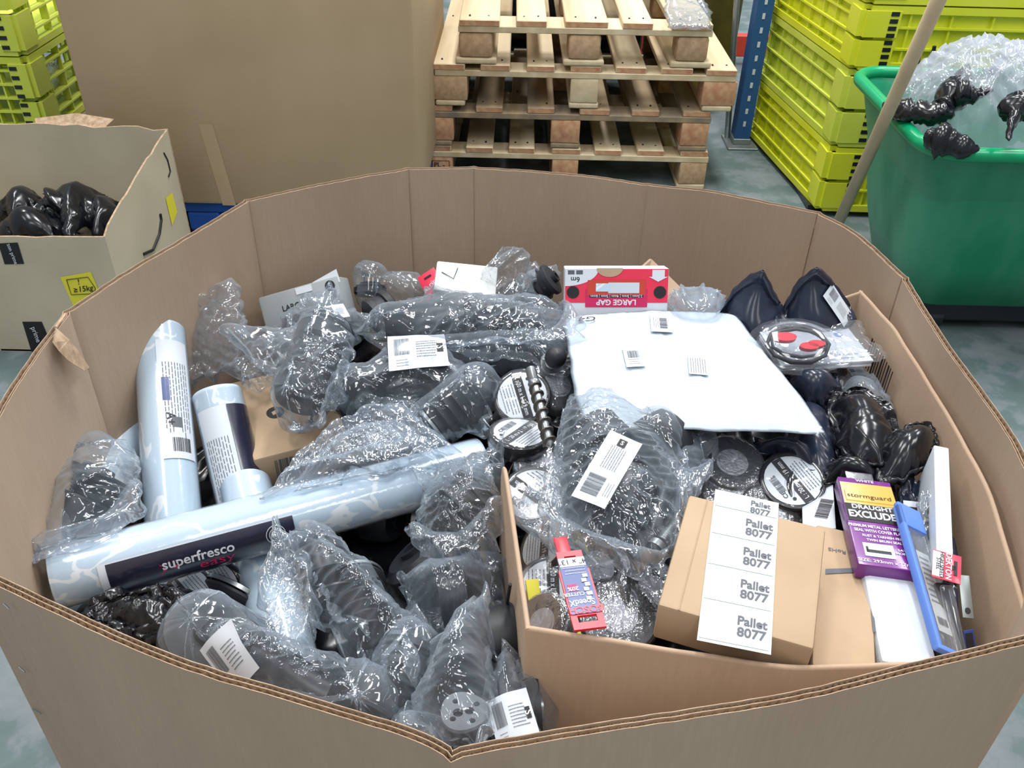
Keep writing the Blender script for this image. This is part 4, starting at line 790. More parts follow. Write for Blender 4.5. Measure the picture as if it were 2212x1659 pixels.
# second brown carton, lying behind it to the right
c2 = [P(1770, 1128, .64), P(1872, 1160, .64), P(1902, 1452, .66), P(1745, 1452, .66)]
t, wd, ht = carton('printed_box', 'brown box with a small leaf mark and dark tape between labelled box and white pad', c2, .06, M['kraft'])
inv2 = t.matrix_world.inverted(); of = lambda px, py, z=.0008: (lambda q: (q.x, q.y, z))(onface(px, py, inv2))
MB().add([of(1783, 1230), of(1878, 1227), of(1879, 1236), of(1783, 1241)], [(0, 3, 2, 1)]).build('dark_tape', M['greyink'], t)
MB().add([of(1875, 1270), of(1881, 1270), of(1892, 1366), of(1886, 1366)], [(0, 3, 2, 1)]).build('dark_tape', M['greyink'], t)
MB().add([of(1830, 1185), of(1836, 1180), of(1845, 1186), of(1847, 1206), of(1838, 1198)], [(4, 3, 2, 1, 0)]).build('leaf_mark', M['dark'], t)
q = onface(1808, 1190, inv2); text(t, 'RoHS', q.x, q.y, .0075, M['greyink'], math.pi)
# white pad
c3 = [P(1868, 1222, .655), P(1965, 1218, .655), P(2035, 1425, .655), P(1900, 1450, .655)]
t, wd, ht = carton('white_pad', 'long white wrapped pad right of the brown printed box', c3, .03, M['paper'], 'package', r=.006)
# purple pack
c4 = [P(1806, 1030, .655), P(1925, 1040, .655), P(1980, 1230, .668), P(1858, 1222, .668)]
t, wd, ht = carton('draught_excluder_pack', 'purple and gold retail pack with white lettering', c4, .018, M['purple'], 'package', r=.0015)
patch(t, -wd/2+.001, ht*.17, wd/2-.001, ht*.43, M['gold'], 'gold_band', .0005); patch(t, -wd/2+.001, -ht*.03, wd/2-.001, ht*.17, M['dark'], 'dark_band', .0005)
MB().bevbox((-wd*.44, ht*.2, 0), (wd*.46, ht*.33, .0012), .001, 1).build('gold_plaque', M['gold'], t)
text(t, 'stormguard', 0, ht*.262, .0095, M['dark'], z=.0016, bold=.0, sx=1.02, name='embossed_text')
text(t, 'WHITE', 0, ht*.465, .006, M['white']); text(t, 'DRAUGHT', 0, ht*.135, .0095, M['white'], bold=.025, sx=.9); text(t, 'EXCLUDER', .0015, ht*.045, .0150, M['white'], bold=.035, sx=.72, z=.0008)
text(t, 'PREMIUM METAL LETTERBOX', 0, -ht*.085, .0060, M['white'], bold=.02, sx=.72); text(t, 'SEAL WITH COVER FLAP', 0, -ht*.135, .0060, M['white'], bold=.02, sx=.72)
text(t, 'RUST & TARNISH FREE', .003, -ht*.19, .0050, M['white'], bold=.02, sx=.8); text(t, 'TWIN BRUSH SEAL', .003, -ht*.235, .0050, M['white'], bold=.02, sx=.8)
pc = patch(t, -wd*.34, -ht*.41, wd*.18, -ht*.27, M['white'], 'picture_panel', .0006); MB().box((-wd*.3, -ht*.37, .0007), (wd*.12, -ht*.34, .0009)).box((-wd*.3, -ht*.37, .0007), (-wd*.26, -ht*.31, .0009)).build('pictured_seal', M['iron'], pc)
text(t, 'SAVE', wd*.34, -ht*.31, .0046, M['white'], bold=.02); text(t, 'MONEY', wd*.34, -ht*.345, .0046, M['white'], bold=.02); text(t, 'SIZE: 293mm x 77mm', 0, -ht*.455, .006, M['white'])
MB().bevbox((-wd*.3, ht/2-.001, -.004), (wd*.22, ht/2+.016, -.003), .0005, 1).build('hanging_tab', M['glass'], t)
# LARGE GAP box (upside down)
g4 = [PY(1446, 668, 1.033), PY(1218, 668, 1.033), PY(1222, 580, 1.055), PY(1441, 580, 1.055)]
m_, wd, ht = rect(g4); t = thing('sealant_strip_box', 'upside-down red and white retail box behind the white mailer', 'package', mtx=m_)
MB().bevbox((-wd/2, -ht/2, -.04), (wd/2, ht/2+.03, 0), .001, 1).build('carton_body', M['white'], t)
yb = ht/2-.009
patch(t, -wd/2+.0005, -ht/2+.0005, wd/2-.0005, yb, M['red_card'], 'red_front', .0005)
cv = MB(); n = 14; vs = [(wd/2-.0004, -ht/2+.0004, .0009)]+[(wd/2-.0004-wd*.32*math.sin(1.5708*i/n), -ht/2+.0004+ht*.42*(math.cos(1.5708*i/n)), .0009) for i in range(n+1)]
cv.add(vs, [tuple(reversed(range(n+2)))]); cv.build('white_corner', M['white'], t)
pn = patch(t, -wd*.30, -ht*.0, wd*.30, yb+.006, M['pink'], 'title_panel', .0008); patch(pn, -wd*.28, -ht*.22, wd*.28, ht*.16, M['red'], 'picture', .001)
patch(pn, -wd*.22, -ht*.16, wd*.08, ht*.1, M['paper'], 'pictured_window', .0012); patch(pn, wd*.0+.008, -ht*.14, wd*.2, ht*.06, M['wallp'], 'pictured_glass', .0014)
text(pn, 'LARGE GAP', 0, yb-.001, .0105, M['white'], z=.0011, bold=.03); 
bar = MB().bevbox((-wd*.26, ht*.14, .0009), (wd*.26, ht*.205, .0013), .0001, 1).build('size_bar', M['dark'], pn); text(bar, '2.5mm | 3mm | 4mm | 5mm | 6mm', 0, ht*.17, .005, M['white'], z=.0017)
text(t, '6m', wd*.40, -ht*.24, .010, M['dark'], z=.0011); 
for x in (.36, .44): MB().box((wd*x-.0045, -ht*.46, .001), (wd*x+.0045, -ht*.36, .0011)).build('window_icon', M['greyink'], t)
for x in (-.42, .42):
    n = 20; MB().add([(wd*x+.0085*math.cos(6.283*i/n), ht*.08+.0085*math.sin(6.283*i/n), .0011) for i in range(n)], [tuple(range(n))]).build('round_icon', M['dark'], t)
aw = MB(); aw.add([(-wd*.46, -ht*.47, .0011), (-wd*.34, -ht*.47, .0011), (-wd*.34, -ht*.3, .0011), (-wd*.31, -ht*.3, .0011), (-wd*.4, -ht*.18, .0011), (-wd*.49, -ht*.3, .0011), (-wd*.46, -ht*.3, .0011)], [(0, 1, 2, 3, 4, 5, 6)]); aw.build('white_arrow', M['white'], t)
MB().add([(wd*.07-.0+(.018)*math.cos(3.1416*i/12), -ht/2-.0006+.012*math.sin(3.1416*i/12), .0013) for i in range(13)], [tuple(range(13))]).build('thumb_notch', M['kraft'], t)
# brown envelope tip behind
mb = MB(); a_ = [PY(1380, 585, 1.10), PY(1408, 560, 1.13), PY(1475, 625, 1.12), PY(1440, 690, 1.06), PY(1370, 690, 1.06)]; c = sum(a_, V(0, 0))/5
mb.add([p-c for p in a_]+[p-c+V(0, .02, -.01) for p in a_], [(0, 1, 2, 3, 4), (9, 8, 7, 6, 5)]+[(i, i+5, (i+1) % 5+5, (i+1) % 5) for i in range(5)]); tag(mb.build('brown_envelope', M['card2'], mtx=Matrix.Translation(c)), 'pointed brown card corner behind the red and white box', 'envelope')
# silver box, back left
g5 = [PY(578, 640, 1.16), PY(735, 590, 1.16), PY(742, 700, 1.12), PY(560, 745, 1.12)]
t, wd, ht = carton('silver_box', 'silver grey retail box with a black numbered dot near the far wall', g5, .05, M['greybox'])
n = 24; d_ = MB().add([(wd*.40+.008*math.cos(6.283*i/n), ht*.33+.008*math.sin(6.283*i/n), .0006) for i in range(n)], [tuple(range(n))]).build('black_dot', M['dark'], t); text(d_, '5', wd*.40, ht*.33, .011, M['white'], z=.001, bold=.02)
text(t, 'LARGE', -wd*.1, ht*.12, .012, M['dark'], 0, .0006, .02)
MB().box((-wd*.02, ht/2-.012, 0), (wd*.18, ht/2-.002, .001)).build('white_tab', M['white'], t)
MB().add([(wd*.2, ht/2, -.001), (wd/2+.002, ht/2+.01, -.003), (wd/2+.003, ht/2-.01, -.004), (wd*.3, ht/2-.008, -.002)], [(0, 1, 2, 3)]).build('open_flap', M['white'], t)
# hang tag card and white box at the far wall
g6 = [PY(905, 605, 1.20), PY(933, 572, 1.21), PY(960, 620, 1.18), PY(925, 650, 1.17)]
t, wd, ht = carton('red_hang_card', 'red hang card with white lettering beside the far white box', g6, .0015, M['red_card'], 'package', r=.0005); text(t, 'ALDER', 0, -ht*.1, .01, M['white'], .2); MB().box((-wd*.2, ht*.25, 0), (wd*.2, ht*.32, .001)).build('hang_slot', M['dark'], t)
g7 = [PY(945, 563, 1.21), PY(1075, 575, 1.21), PY(1072, 640, 1.15), PY(935, 625, 1.15)]
t, wd, ht = carton('white_box', 'crushed white carton at the far wall, half under clear film', g7, .05, M['paper2'])
MB().tube([(-wd*.4, ht*.1, .001), (-wd*.2, -ht*.1, .002), (-wd*.15, ht*.3, .001)], .0008, 5).build('crease_line', M['greyink'], t)
# ---- white padded mailer
mc = [P(1218, 688, .662), P(1405, 672, .668), P(1588, 680, .662), P(1690, 805, .672), P(1788, 938, .665), P(1560, 932, .678), P(1262, 925, .668), P(1232, 800, .672)]
film('padded_mailer', 'white padded mailer envelope lying on top of the inner carton', 'envelope', mc, mt=M['mailer'], n=50, slack=1.004, thick=.007, crink=.0004, freq=60, seed=31, iters=12, g=0, pin=.9, edge=.0012)
mo = [o for o in COL.objects if o.name == 'padded_mailer'][0]
def maildec(kind, quad, seed=1):
    bvh = film.bvh; cor = [bvh.ray_cast(CAM, ray(*p).normalized())[0]-film.ctr for p in quad]; m_, wd, ht = rect(cor); n_ = m_.col[2].to_3d()
    fn = lambda x, y, z: tuple(m_ @ V(x, y, z+.0034))
    if kind == 'bar': s_ = patch(mo, -wd/2, -ht/2, wd/2, ht/2, M['white'], 'label_sticker', 0, fn); barcode(s_, 0, ht*.1, wd*.6, ht*.35, M['greyink'], 0, .0004, fn, seed); lines(s_, 0, -ht*.25, wd*.6, ht*.2, 3, M['greyink'], 0, .0004, fn, seed)
    elif kind == 'txt': s_ = patch(mo, -wd/2, -ht/2, wd/2, ht/2, M['white'], 'label_sticker', 0, fn); lines(s_, 0, 0, wd*.85, ht*.75, 7, M['greyink'], 0, .0004, fn, seed)
    else: text(mo, kind, 0, 0, ht*.9, M['dark'], 0, .0006, 0, fn, name='handwritten_text')
maildec('bar', [(1450, 685), (1452, 722), (1408, 722), (1402, 684)], 4); maildec('bar', [(1345, 755), (1382, 752), (1396, 797), (1352, 797)], 8)
maildec('txt', [(1488, 813), (1485, 775), (1525, 773), (1530, 815)], 9); maildec('G4', [(1288, 702), (1250, 702), (1250, 686), (1288, 686)])
# ---- inner carton
t = thing('inner_carton', 'open brown carton standing inside the bulk bin on the right', 'box', loc=(.25, .75, .16)); o0 = V(.25, .75, .16); IZ = .68
fl = P(1135, 1357, IZ); fl2 = P(1700, 1446, IZ); fr = V(.452, .462, IZ); br = P(1862, 627, IZ); bl = V(.055, 1.06, .50); lm = P(1085, 1000, IZ); lm2 = V(-.012, .79, .56)
def cwall(name, path, ztf=None):
    n_ = 40; L_ = [0]; 
    for i in range(len(path)-1): L_.append(L_[-1]+(path[i+1]-path[i]).length)
    smp = []
    for k in range(n_+1):
        s = L_[-1]*k/n_; i = max(j for j in range(len(path)-1) if L_[j] <= s+1e-9); smp.append(path[i].lerp(path[i+1], (s-L_[i])/(L_[i+1]-L_[i])))
    for _ in range(2): smp = [smp[0]]+[(smp[k-1]+smp[k]*2+smp[k+1])/4 for k in range(1, n_)]+[smp[-1]]
    mb = MB(); rings = []
    for k, p in enumerate(smp):
        tt = (smp[min(k+1, n_)]-smp[max(k-1, 0)]).normalized(); nn = V(tt.y, -tt.x); zt = p.z+.0012*noise.noise(p*30)
        prof = [(0, .16), (0, .5), (0, zt-.003), (.0008, zt-.0006), (.0025, zt), (.0042, zt-.0006), (.005, zt-.003), (.005, .5), (.005, .16)]
        mb.v += [tuple(V(p.x-nn.x*o_, p.y-nn.y*o_, z)-o0) for o_, z in prof]
    m9 = 9
    for k in range(n_):
        for j in range(m9-1): mb.f.append((k*m9+j, (k+1)*m9+j, (k+1)*m9+j+1, k*m9+j+1)); mb.mi.append(0)
    return mb.build(name, M['card2'], t, smooth=True)
fp = cwall('front_panel', [fl, fl2, fr]); cwall('right_panel', [fr, P(2145, 1060, IZ+.005), P(2060, 905, IZ+.004), P(1935, 705, IZ+.002), br]); cwall('back_panel', [br, bl]); lp = cwall('left_panel', [bl, lm2, lm, fl])
MB().box((-.22, -.26, 0), (.22, .28, .005)).build('base', M['card2'], t)
# marker strokes on the outer left face, barcode on inner right wall
def onL(px, py): 
    q = P(px, py, .62)
    for _ in range(30):
        f = min(max((q.y-fl.y)/(lm.y-fl.y), 0), 1); xx = fl.x+(lm.x-fl.x)*f-.0025; d_ = ray(px, py); s = xx/d_.x if abs(d_.x) > 1e-4 else 0; q2 = CAM+d_*s; q = q.lerp(q2, .5)
    return q
for st_ in (((1112, 1262), (1118, 1310), (1124, 1372)), ((1116, 1330), (1124, 1348), (1127, 1385))):
    pp = []
    for (px, py) in st_:
        z = .655-(py-1262)*.0012 if py > 1300 else .66; s = (py-1000)/357; x_ = None; q = P(px, py, z); pp.append(V(fl.x-.006+(lm.x-fl.x)*max(0, (q.y-fl.y)/(lm.y-fl.y)), q.y, z)-o0)
    MB().tube(pp, .0016, 6).build('marker_stroke', M['dark'], t)
bq = [(1852, 652), (1888, 690), (1870, 712), (1838, 672)]
# barcode bars on the inner right wall
mb = MB()
for k in range(12):
    yk = .995-.007*k; z1, z0 = .655, .61; xk = br.x+(fr.x-br.x)*0-.007+(1.08-yk)*.02; w_ = .0028 if k % 3 else .0045
    mb.add([V(xk, yk, z1)-o0, V(xk, yk-w_, z1)-o0, V(xk, yk-w_, z0)-o0, V(xk, yk, z0)-o0], [(0, 1, 2, 3)])
mb.build('barcode', M['dark'], t)
# ---- tape rolls
def disc(x, y, r, z, n=30): return [(x+r*math.cos(6.283*i/n), y+r*math.sin(6.283*i/n), z) for i in range(n)]
NT = [0]
def tape_roll(label, px, py, z, tilt, az, spin=0, kind='label', r=.037, w=.019):
    """tilt = lean of the face normal from straight up; az = direction it leans to"""
    NT[0] += 1; c = P(px, py, z); nrm_ = V(math.sin(tilt)*math.cos(az), math.sin(tilt)*math.sin(az), math.cos(tilt)); x = V(rt.x, rt.y, rt.z); m_ = frame(c, x-nrm_*x.dot(nrm_), nrm_.cross(x)) @ Matrix.Rotation(spin, 4, 'Z')
    t = thing('tape_roll', label, 'tape', mtx=m_, group='black insulating tape rolls')
    lathe(MB(), [(-w, r*.5), (-w, r*.97), (-w+.001, r), (-.001, r), (0, r*.97), (0, r*.5)], 44).build('tape_band', M['vinyl'], t, smooth=True, auto=True)
    lathe(MB(), [(-.0006, r*.38), (-.0002, r*.52), (-w+.0002, r*.52), (-w, r*.38), (-.0006, r*.38)], 30).build('core', M['core'], t, smooth=True, auto=True)
    if kind == 'label':
        d_ = MB().add(disc(0, 0, r*.86, .0008), [tuple(range(30))]).build('label_disc', M['white'], t)
        y1 = r*.17; b = MB().add([(-math.sqrt((r*.86)**2-y1*y1), y, .0012) if s < 0 else (math.sqrt((r*.86)**2-y1*y1), y, .0012) for s, y in ((-1, -y1), (1, -y1), (1, y1), (-1, y1))], [(0, 1, 2, 3)]).build('black_band', M['dark'], d_)
        text(d_, 'L : 20 m x L : 19 mm', 0, 0, r*.22, M['white'], z=.0015, bold=.01, sx=.78)
        lines(d_, 0, -r*.46, r*1.1, r*.42, 5, M['greyink'], 0, .0013, None, NT[0]); barcode(d_, r*.1, r*.5, r*.6, r*.24, M['greyink'], 0, .0013, None, NT[0]); MB().add(disc(-r*.55, r*.35, r*.06, .0013, 14), [tuple(range(14))]).build('black_dot', M['dark'], d_)
        text(d_, 'CE', -r*.3, r*.52, r*.2, M['dark'], z=.0013)
    else:
        MB().add(disc(0, 0, r*.4, .0006), [tuple(range(30))]).build('core_disc', M['core'], t)
    # crinkled shrink film round the roll
    if kind != 'bare':
        mb = MB(); lathe(mb, [(.0015, r*.05), (.0022, r*.25), (.002, r*.5), (.0022, r*.7), (.0016, r*.9), (.0, r*1.03), (-w*.5, r*1.045), (-w, r*1.03), (-w-.001, r*.8)], 56)
        vs = []
        for v in mb.v:
            p = Vector(v); k = noise.noise(p*260+V(NT[0]*3, 0, 0)); k2 = noise.noise(p*120+V(0, NT[0]*5, 0)); a_ = .0011 if kind != 'label' else .0005
            rr_ = Vector((p.x, p.y, 0)); rl = rr_.length; u_ = rr_/(rl+1e-6); vs.append(tuple(p+u_*(k+k2*1.3)*a_*(rl/r)+V(0, 0, 1)*(abs(k2)+abs(k))*a_))
        mb.v = vs; mb.build('shrink_film', M['wrap'] if kind != 'label' else M['wrap2'], t, smooth=True)
    return t
S_ = -math.pi/2   # toward the camera
tape_roll('tape roll with white label, topmost beside the long drill bit', 1128, 856, .62, .62, S_-.3, 2.2+3.14-.35)
tape_roll('tape roll lying flatter just below the topmost labelled roll', 1122, 935, .61, .15, S_+2.8, .95)
tape_roll('tape roll with label half under the big clear bag at the inner carton wall', 1150, 1068, .60, .38, S_-.6, 2.4)
tape_roll('tape roll standing edge-on above the red drill card', 1178, 1170, .605, .75, S_-1.5, 1.5+3.1)
tape_roll('labelled tape roll left of the red drill bit card', 1195, 1270, .60, .22, S_, -1.57)
tape_roll('tape roll with crisp round label right of the big clear bag', 1712, 1038, .62, .32, S_-.3, 2.05)
tape_roll('tape roll leaning behind the crisp labelled roll by the purple pack', 1752, 1072, .60, .75, S_+1.0, .9)
tape_roll('film wrapped tape roll with bright crinkles beside the red card', 1335, 1328, .595, .2, S_, 0, 'wrap', r=.040)
tape_roll('film wrapped tape roll left of the labelled brown box', 1412, 1278, .595, .45, S_+.9, 0, 'wrap')
tape_roll('film wrapped tape roll with grey core under the mailer edge', 1582, 998, .62, .25, S_, 0, 'wrap')
tape_roll('film wrapped tape roll directly behind the labelled brown box', 1585, 1068, .605, .22, S_, 0, 'wrap')
tape_roll('tape roll with grey core next to the tip of the long drill bit', 1205, 830, .62, .5, S_+.7, 0, 'wrap')
tape_roll('film wrapped tape roll at the back of the numbered labels', 1665, 1110, .60, .4, S_+.3, 0, 'wrap')
tape_roll('small film wrapped roll in the front left corner of the inner carton', 1170, 1345, .61, .7, S_-1.2, 0, 'wrap', r=.03)
tape_roll('film wrapped tape roll at the right of the big clear bag', 1510, 1045, .6, .5, S_-.3, 0, 'wrap', r=.033)
tape_roll('film wrapped tape roll below the red drill bit card', 1215, 1368, .585, .5, S_+1.5, 0, 'wrap', r=.034)
tape_roll('film wrapped tape roll under the drill bit shaft', 1180, 1000, .59, .35, S_+.6, 0, 'wrap')
tape_roll('film wrapped tape roll below the big clear bag', 1290, 1225, .59, .35, S_+.3, 0, 'wrap')
tape_roll('film wrapped tape roll at the front of the inner carton', 1290, 1395, .575, .3, S_+.3, 0, 'wrap')
tape_roll('tape roll with round label deep under the lying wallpaper roll', 400, 1288, .47, .5, S_-.5, 2.4)
tape_roll('tape roll seen edge-on deep under the lying wallpaper roll', 462, 1272, .465, .9, S_-.2, 2.2)
# ================================================================== BAGGED PARTS ON TOP
def C(l): return [P(*p) if len(p) == 3 else PY(p[0], p[1], p[2]) for p in l]
OB = [(a, b, r+.003) for a, b, r in ROLLS]
GB = 'clear bags of car parts'
def bag(label, pts, caps, **k):
    k.setdefault('mt', M['film']); k.setdefault('slack', 1.12); return film('clear_bag', label, 'plastic bag', C(pts), caps=caps, group=GB, **k)
# far rim of the heap ------------------------------------------------
c = strut('black bellows inside the tall clear bag at the far left', P(440, 760, .50), P(480, 690, .55), .042, 'bush', seed=61)
bag('tall clear bag peaking against the left back wall beside the standing roll', [(388, 700, .60), (430, 640, .63), (512, 612, .64), (540, 690, .60), (530, 790, .55), (470, 820, .52), (415, 830, .52), (395, 770, .55)], c, seed=41, thick=.02, mt=M['film_thick'], n=48)
bag('clear bag folded over the rear of the upright roll label', [(480, 800, .55), (545, 770, .56), (600, 800, .56), (560, 850, .54)], [], seed=42, thick=.012, n=30)
c = strut('short black joint inside the clear bag in front of the silver box', P(640, 740, .55), P(700, 690, .58), .04, 'joint', seed=62, bolt=(.04, .03, .006))
b_ = bag('clear bag with a white slip in front of the silver box', [(590, 700, .59), (640, 640, .62), (710, 615, .64), (760, 650, .62), (800, 700, .58), (760, 760, .56), (680, 790, .55), (610, 770, .56)], c, seed=43, thick=.02, n=50)
slip(b_, [(700, 668), (742, 662), (748, 690), (704, 696)], .6, seed=3, emblem=False)
c = strut('black shock absorber foot inside the boot-shaped clear bag', P(645, 870, .575), P(712, 700, .62), .040, 'bush', seed=63)
bag('boot-shaped clear bag lying across the kraft box', [(465, 712, .60), (600, 695, .62), (735, 668, .655), (772, 720, .64), (742, 820, .61), (690, 895, .60), (618, 905, .595), (590, 820, .60)], c, seed=44, thick=.018, n=64, crink=.003, slack=1.14)
c = strut('small black knob part in the clear bag against the far wall', PY(800, 640, 1.20), PY(800, 595, 1.22), .026, 'joint', seed=64)
bag('small clear bag with a black knob against the far bin wall', [(770, 590, .62), (785, 570, .63), (850, 590, .60), (930, 618, .58), (900, 660, .55), (850, 690, .54), (800, 680, .55), (785, 640, .58)], c, seed=45, thick=.02, n=40)
bag('crumpled clear film knot standing highest at the far wall', [(1075, 570, .63), (1078, 540, .66), (1110, 533, .67), (1135, 575, .64), (1150, 630, .60), (1090, 640, .58), (1030, 628, .58), (1050, 595, .60)], [], seed=46, thick=.03, crink=.007, freq=90, slack=1.3, mt=M['film_clear'], n=46, press=.0003)
c = strut('black rubber stop in the clear film beside the red and white box', PY(1165, 620, 1.12), PY(1195, 600, 1.12), .024, 'bush', seed=65)
bag('clear film pouch with a black stop beside the red and white box', [(1130, 610, .61), (1160, 580, .64), (1205, 590, .63), (1220, 630, .61), (1215, 680, .59), (1180, 680, .58), (1140, 660, .58), (1125, 640, .6)], c, seed=47, thick=.02, crink=.004, n=36)
# centre: two bagged dampers ---------------------------------------
c = strut('long black shock absorber inside the large film bag left of the mailer', P(845, 708, .60), P(1165, 690, .63), .036, 'damper', seed=66)
c += strut('short black bush at the left end of the long bagged shock absorber', P(800, 690, .57), P(850, 660, .58), .030, 'bush', seed=67)
bag('large clear bag round the long shock absorber left of the mailer', [(745, 715, .575), (860, 640, .62), (940, 620, .65), (1100, 625, .67), (1225, 660, .675), (1250, 745, .665), (1080, 735, .64), (860, 760, .60)], c, seed=48, thick=.024, n=84, crink=.003, slack=1.12)
c = strut('black axle part with a zinc bolt end under the mailer edge', P(985, 772, .60), P(1170, 762, .635), .033, 'damper', seed=68)
strut('zinc bolt head standing out beside the white mailer', P(1188, 790, .635), P(1200, 772, .66), .014, 'rod', seed=69, bolt=(.0, .02, .009))
bag('clear bag round the axle part beside the white mailer', [(960, 740, .62), (1080, 722, .65), (1180, 725, .67), (1235, 770, .66), (1215, 815, .645), (1080, 805, .62), (985, 815, .60), (950, 780, .61)], c, seed=49, thick=.016, n=56, crink=.003)
c = arm('black metal arm in the clear bag with the curled white slip', [P(770, 850, .58), P(850, 790, .60), (P(960, 800, .605)), P(1010, 860, .59)], .019)
b_ = bag('wide clear bag with a curled white slip in the middle of the heap', [(715, 855, .575), (800, 770, .61), (880, 720, .62), (985, 760, .63), (1060, 830, .61), (1000, 880, .59), (880, 890, .58), (770, 880, .575)], c, seed=50, thick=.018, n=64, crink=.0035)
slip(b_, [(834, 756), (960, 740), (966, 802), (845, 828)], .6, seed=4, lift=.004)
c = strut('black boot inside the diagonal clear bag next to the tape rolls', P(930, 920, .575), P(1030, 840, .61), .034, 'boot', seed=70)
bag('diagonal clear bag with a pointed tip next to the tape rolls', [(890, 900, .57), (980, 830, .61), (1085, 770, .645), (1078, 850, .625), (1062, 925, .60), (980, 950, .58), (880, 975, .57), (860, 940, .57)], c, seed=51, thick=.02, n=56, crink=.0035)
bag('thin clear film spread between the kraft box and the diagonal bag', [(720, 855, .57), (800, 860, .58), (900, 880, .575), (930, 930, .57), (880, 960, .565), (800, 900, .565), (760, 920, .56), (730, 890, .56)], [], seed=52, thick=.01, n=36, crink=.004, mt=M['film_clear'])
# flange bag behind the lying roll
c = plate('grey ring plate seen through the hazy bag behind the lying roll', [P(790, 905, .56), P(870, 905, .56), P(870, 985, .565), P(790, 985, .565)])
c += strut('dark round housing under the hazy bag behind the lying roll', P(840, 990, .50), P(860, 960, .53), .05, 'bush', seed=71)
bag('hazy clear bag with a grey ring plate behind the lying roll', [(610, 1055, .55), (690, 960, .575), (790, 888, .60), (900, 915, .60), (985, 990, .60), (900, 1010, .59), (760, 1045, .575), (660, 1060, .565)], c, obst=OB, seed=53, thick=.018, n=64, crink=.003, mt=M['film_thick'])
# crumpled bag right of roll end, by the divider
c = strut('black bush in the brightly crumpled bag by the divider wall', P(985, 1110, .57), P(1040, 1060, .585), .036, 'bush', seed=72)
bag('brightly crumpled clear bag between the roll end and the divider wall', [(895, 1010, .60), (990, 965, .625), (1085, 925, .645), (1085, 1060, .63), (1082, 1190, .61), (1000, 1225, .60), (905, 1200, .60), (885, 1100, .60)], c, obst=OB, seed=54, thick=.022, n=76, crink=.0055, freq=120, slack=1.18, mt=M['film_clear'])
# left bag
c = strut('large black elbow part in the clear bag at the left bin wall', P(130, 1160, .50), P(215, 1010, .545), .046, 'damper', seed=73)
bag('clear bag with a large black part against the left bin wall', [(125, 965, .57), (200, 945, .59), (290, 955, .58), (312, 1050, .57), (300, 1150, .55), (150, 1210, .54), (58, 1250, .53), (90, 1110, .55)], c, obst=OB[:1], seed=55, thick=.026, n=66, crink=.003, mt=M['film_thick'])
# front: tall bags
c = strut('black ball joint in the tall film bag over the lying roll', P(690, 1190, .60), P(720, 1300, .58), .030, 'damper', seed=74)
c += strut('black cylinder at the foot of the tall film bag', P(760, 1260, .575), P(800, 1380, .575), .034, 'boot', seed=75)
bag('tall clear bag hanging from the lying roll down the middle front', [(580, 1125, .64), (640, 1120, .64), (720, 1165, .63), (820, 1240, .62), (905, 1310, .615), (920, 1420, .605), (840, 1500, .60), (690, 1330, .60)], c, obst=OB, seed=56, thick=.024, n=84, crink=.004, freq=110, slack=1.16)
bag('milky film tube over the pale roll under the lying roll', [(600, 1130, .625), (640, 1190, .615), (680, 1280, .605), (690, 1370, .60), (640, 1400, .60), (590, 1400, .59), (575, 1300, .60), (588, 1190, .615)], [], obst=OB, seed=57, thick=.02, n=56, crink=.004)
c = strut('black cap part in the bag with the barcode slip at the front left', P(430, 1400, .58), P(450, 1370, .60), .042, 'bush', seed=76)
c += arm('black arm in the long clear bag at the front left', [P(500, 1400, .575), P(610, 1450, .58), P(700, 1510, .58), P(790, 1530, .58)], .020)
b_ = bag('long clear bag with a barcode slip against the front left bin wall', [(372, 1360, .61), (440, 1310, .635), (560, 1345, .63), (720, 1400, .62), (820, 1450, .615), (835, 1560, .605), (650, 1530, .61), (420, 1430, .61)], c, seed=58, thick=.024, n=80, crink=.004, slack=1.14)
slip(b_, [(432, 1392), (534, 1346), (584, 1452), (506, 1494)], .6, seed=5, lift=.004, emblem=False)
c = strut('black oval bush between the tall bag and the plate bag', P(895, 1400, .59), P(870, 1470, .585), .030, 'bush', seed=77)
bag('clear bag filling the gap in front of the tall film bag', [(820, 1370, .61), (880, 1340, .62), (935, 1380, .62), (930, 1470, .61), (880, 1530, .61), (830, 1570, .605), (770, 1540, .60), (790, 1450, .605)], c, seed=59, thick=.02, n=52, crink=.004)
c = plate('grey flange plate with round holes in the front middle bag', [P(950, 1480, .615), P(1058, 1480, .615), P(1052, 1598, .625), P(950, 1590, .625)])
c += strut('black housing behind the grey flange plate', P(985, 1400, .585), P(1000, 1470, .585), .036, 'bush', seed=78)
bag('pointed clear bag with a grey flange plate at the front middle', [(985, 1330, .64), (1020, 1265, .655), (1052, 1290, .655), (1065, 1420, .645), (1075, 1600, .635), (960, 1620, .63), (850, 1590, .62), (905, 1440, .62)], c, seed=60, thick=.024, n=76, crink=.0035, slack=1.13, mt=M['film_thick'])
c = arm('black bracket in the clear bag beside the inner carton corner', [P(1080, 1380, .58), P(1110, 1450, .58), P(1120, 1530, .58)], .017)
b_ = bag('clear bag with a white slip wedged beside the inner carton corner', [(1060, 1390, .62), (1085, 1360, .63), (1110, 1400, .63), (1130, 1480, .625), (1190, 1600, .62), (1130, 1620, .615), (1065, 1620, .615), (1060, 1500, .615)], c, seed=61, thick=.014, n=50, crink=.003)
slip(b_, [(1062, 1528), (1136, 1494), (1180, 1604), (1074, 1618)], .6, seed=7, lift=.005)
c = strut('black damper in the clear bag lying low beside the divider wall', P(950, 1290, .55), P(1060, 1270, .555), .036, 'damper', seed=79)
bag('flat clear bag under the divider wall at the front', [(860, 1215, .60), (960, 1180, .61), (1080, 1190, .605), (1085, 1260, .60), (1075, 1340, .59), (980, 1360, .58), (900, 1320, .59), (860, 1260, .595)], c, seed=62, thick=.02, n=60, crink=.0045)
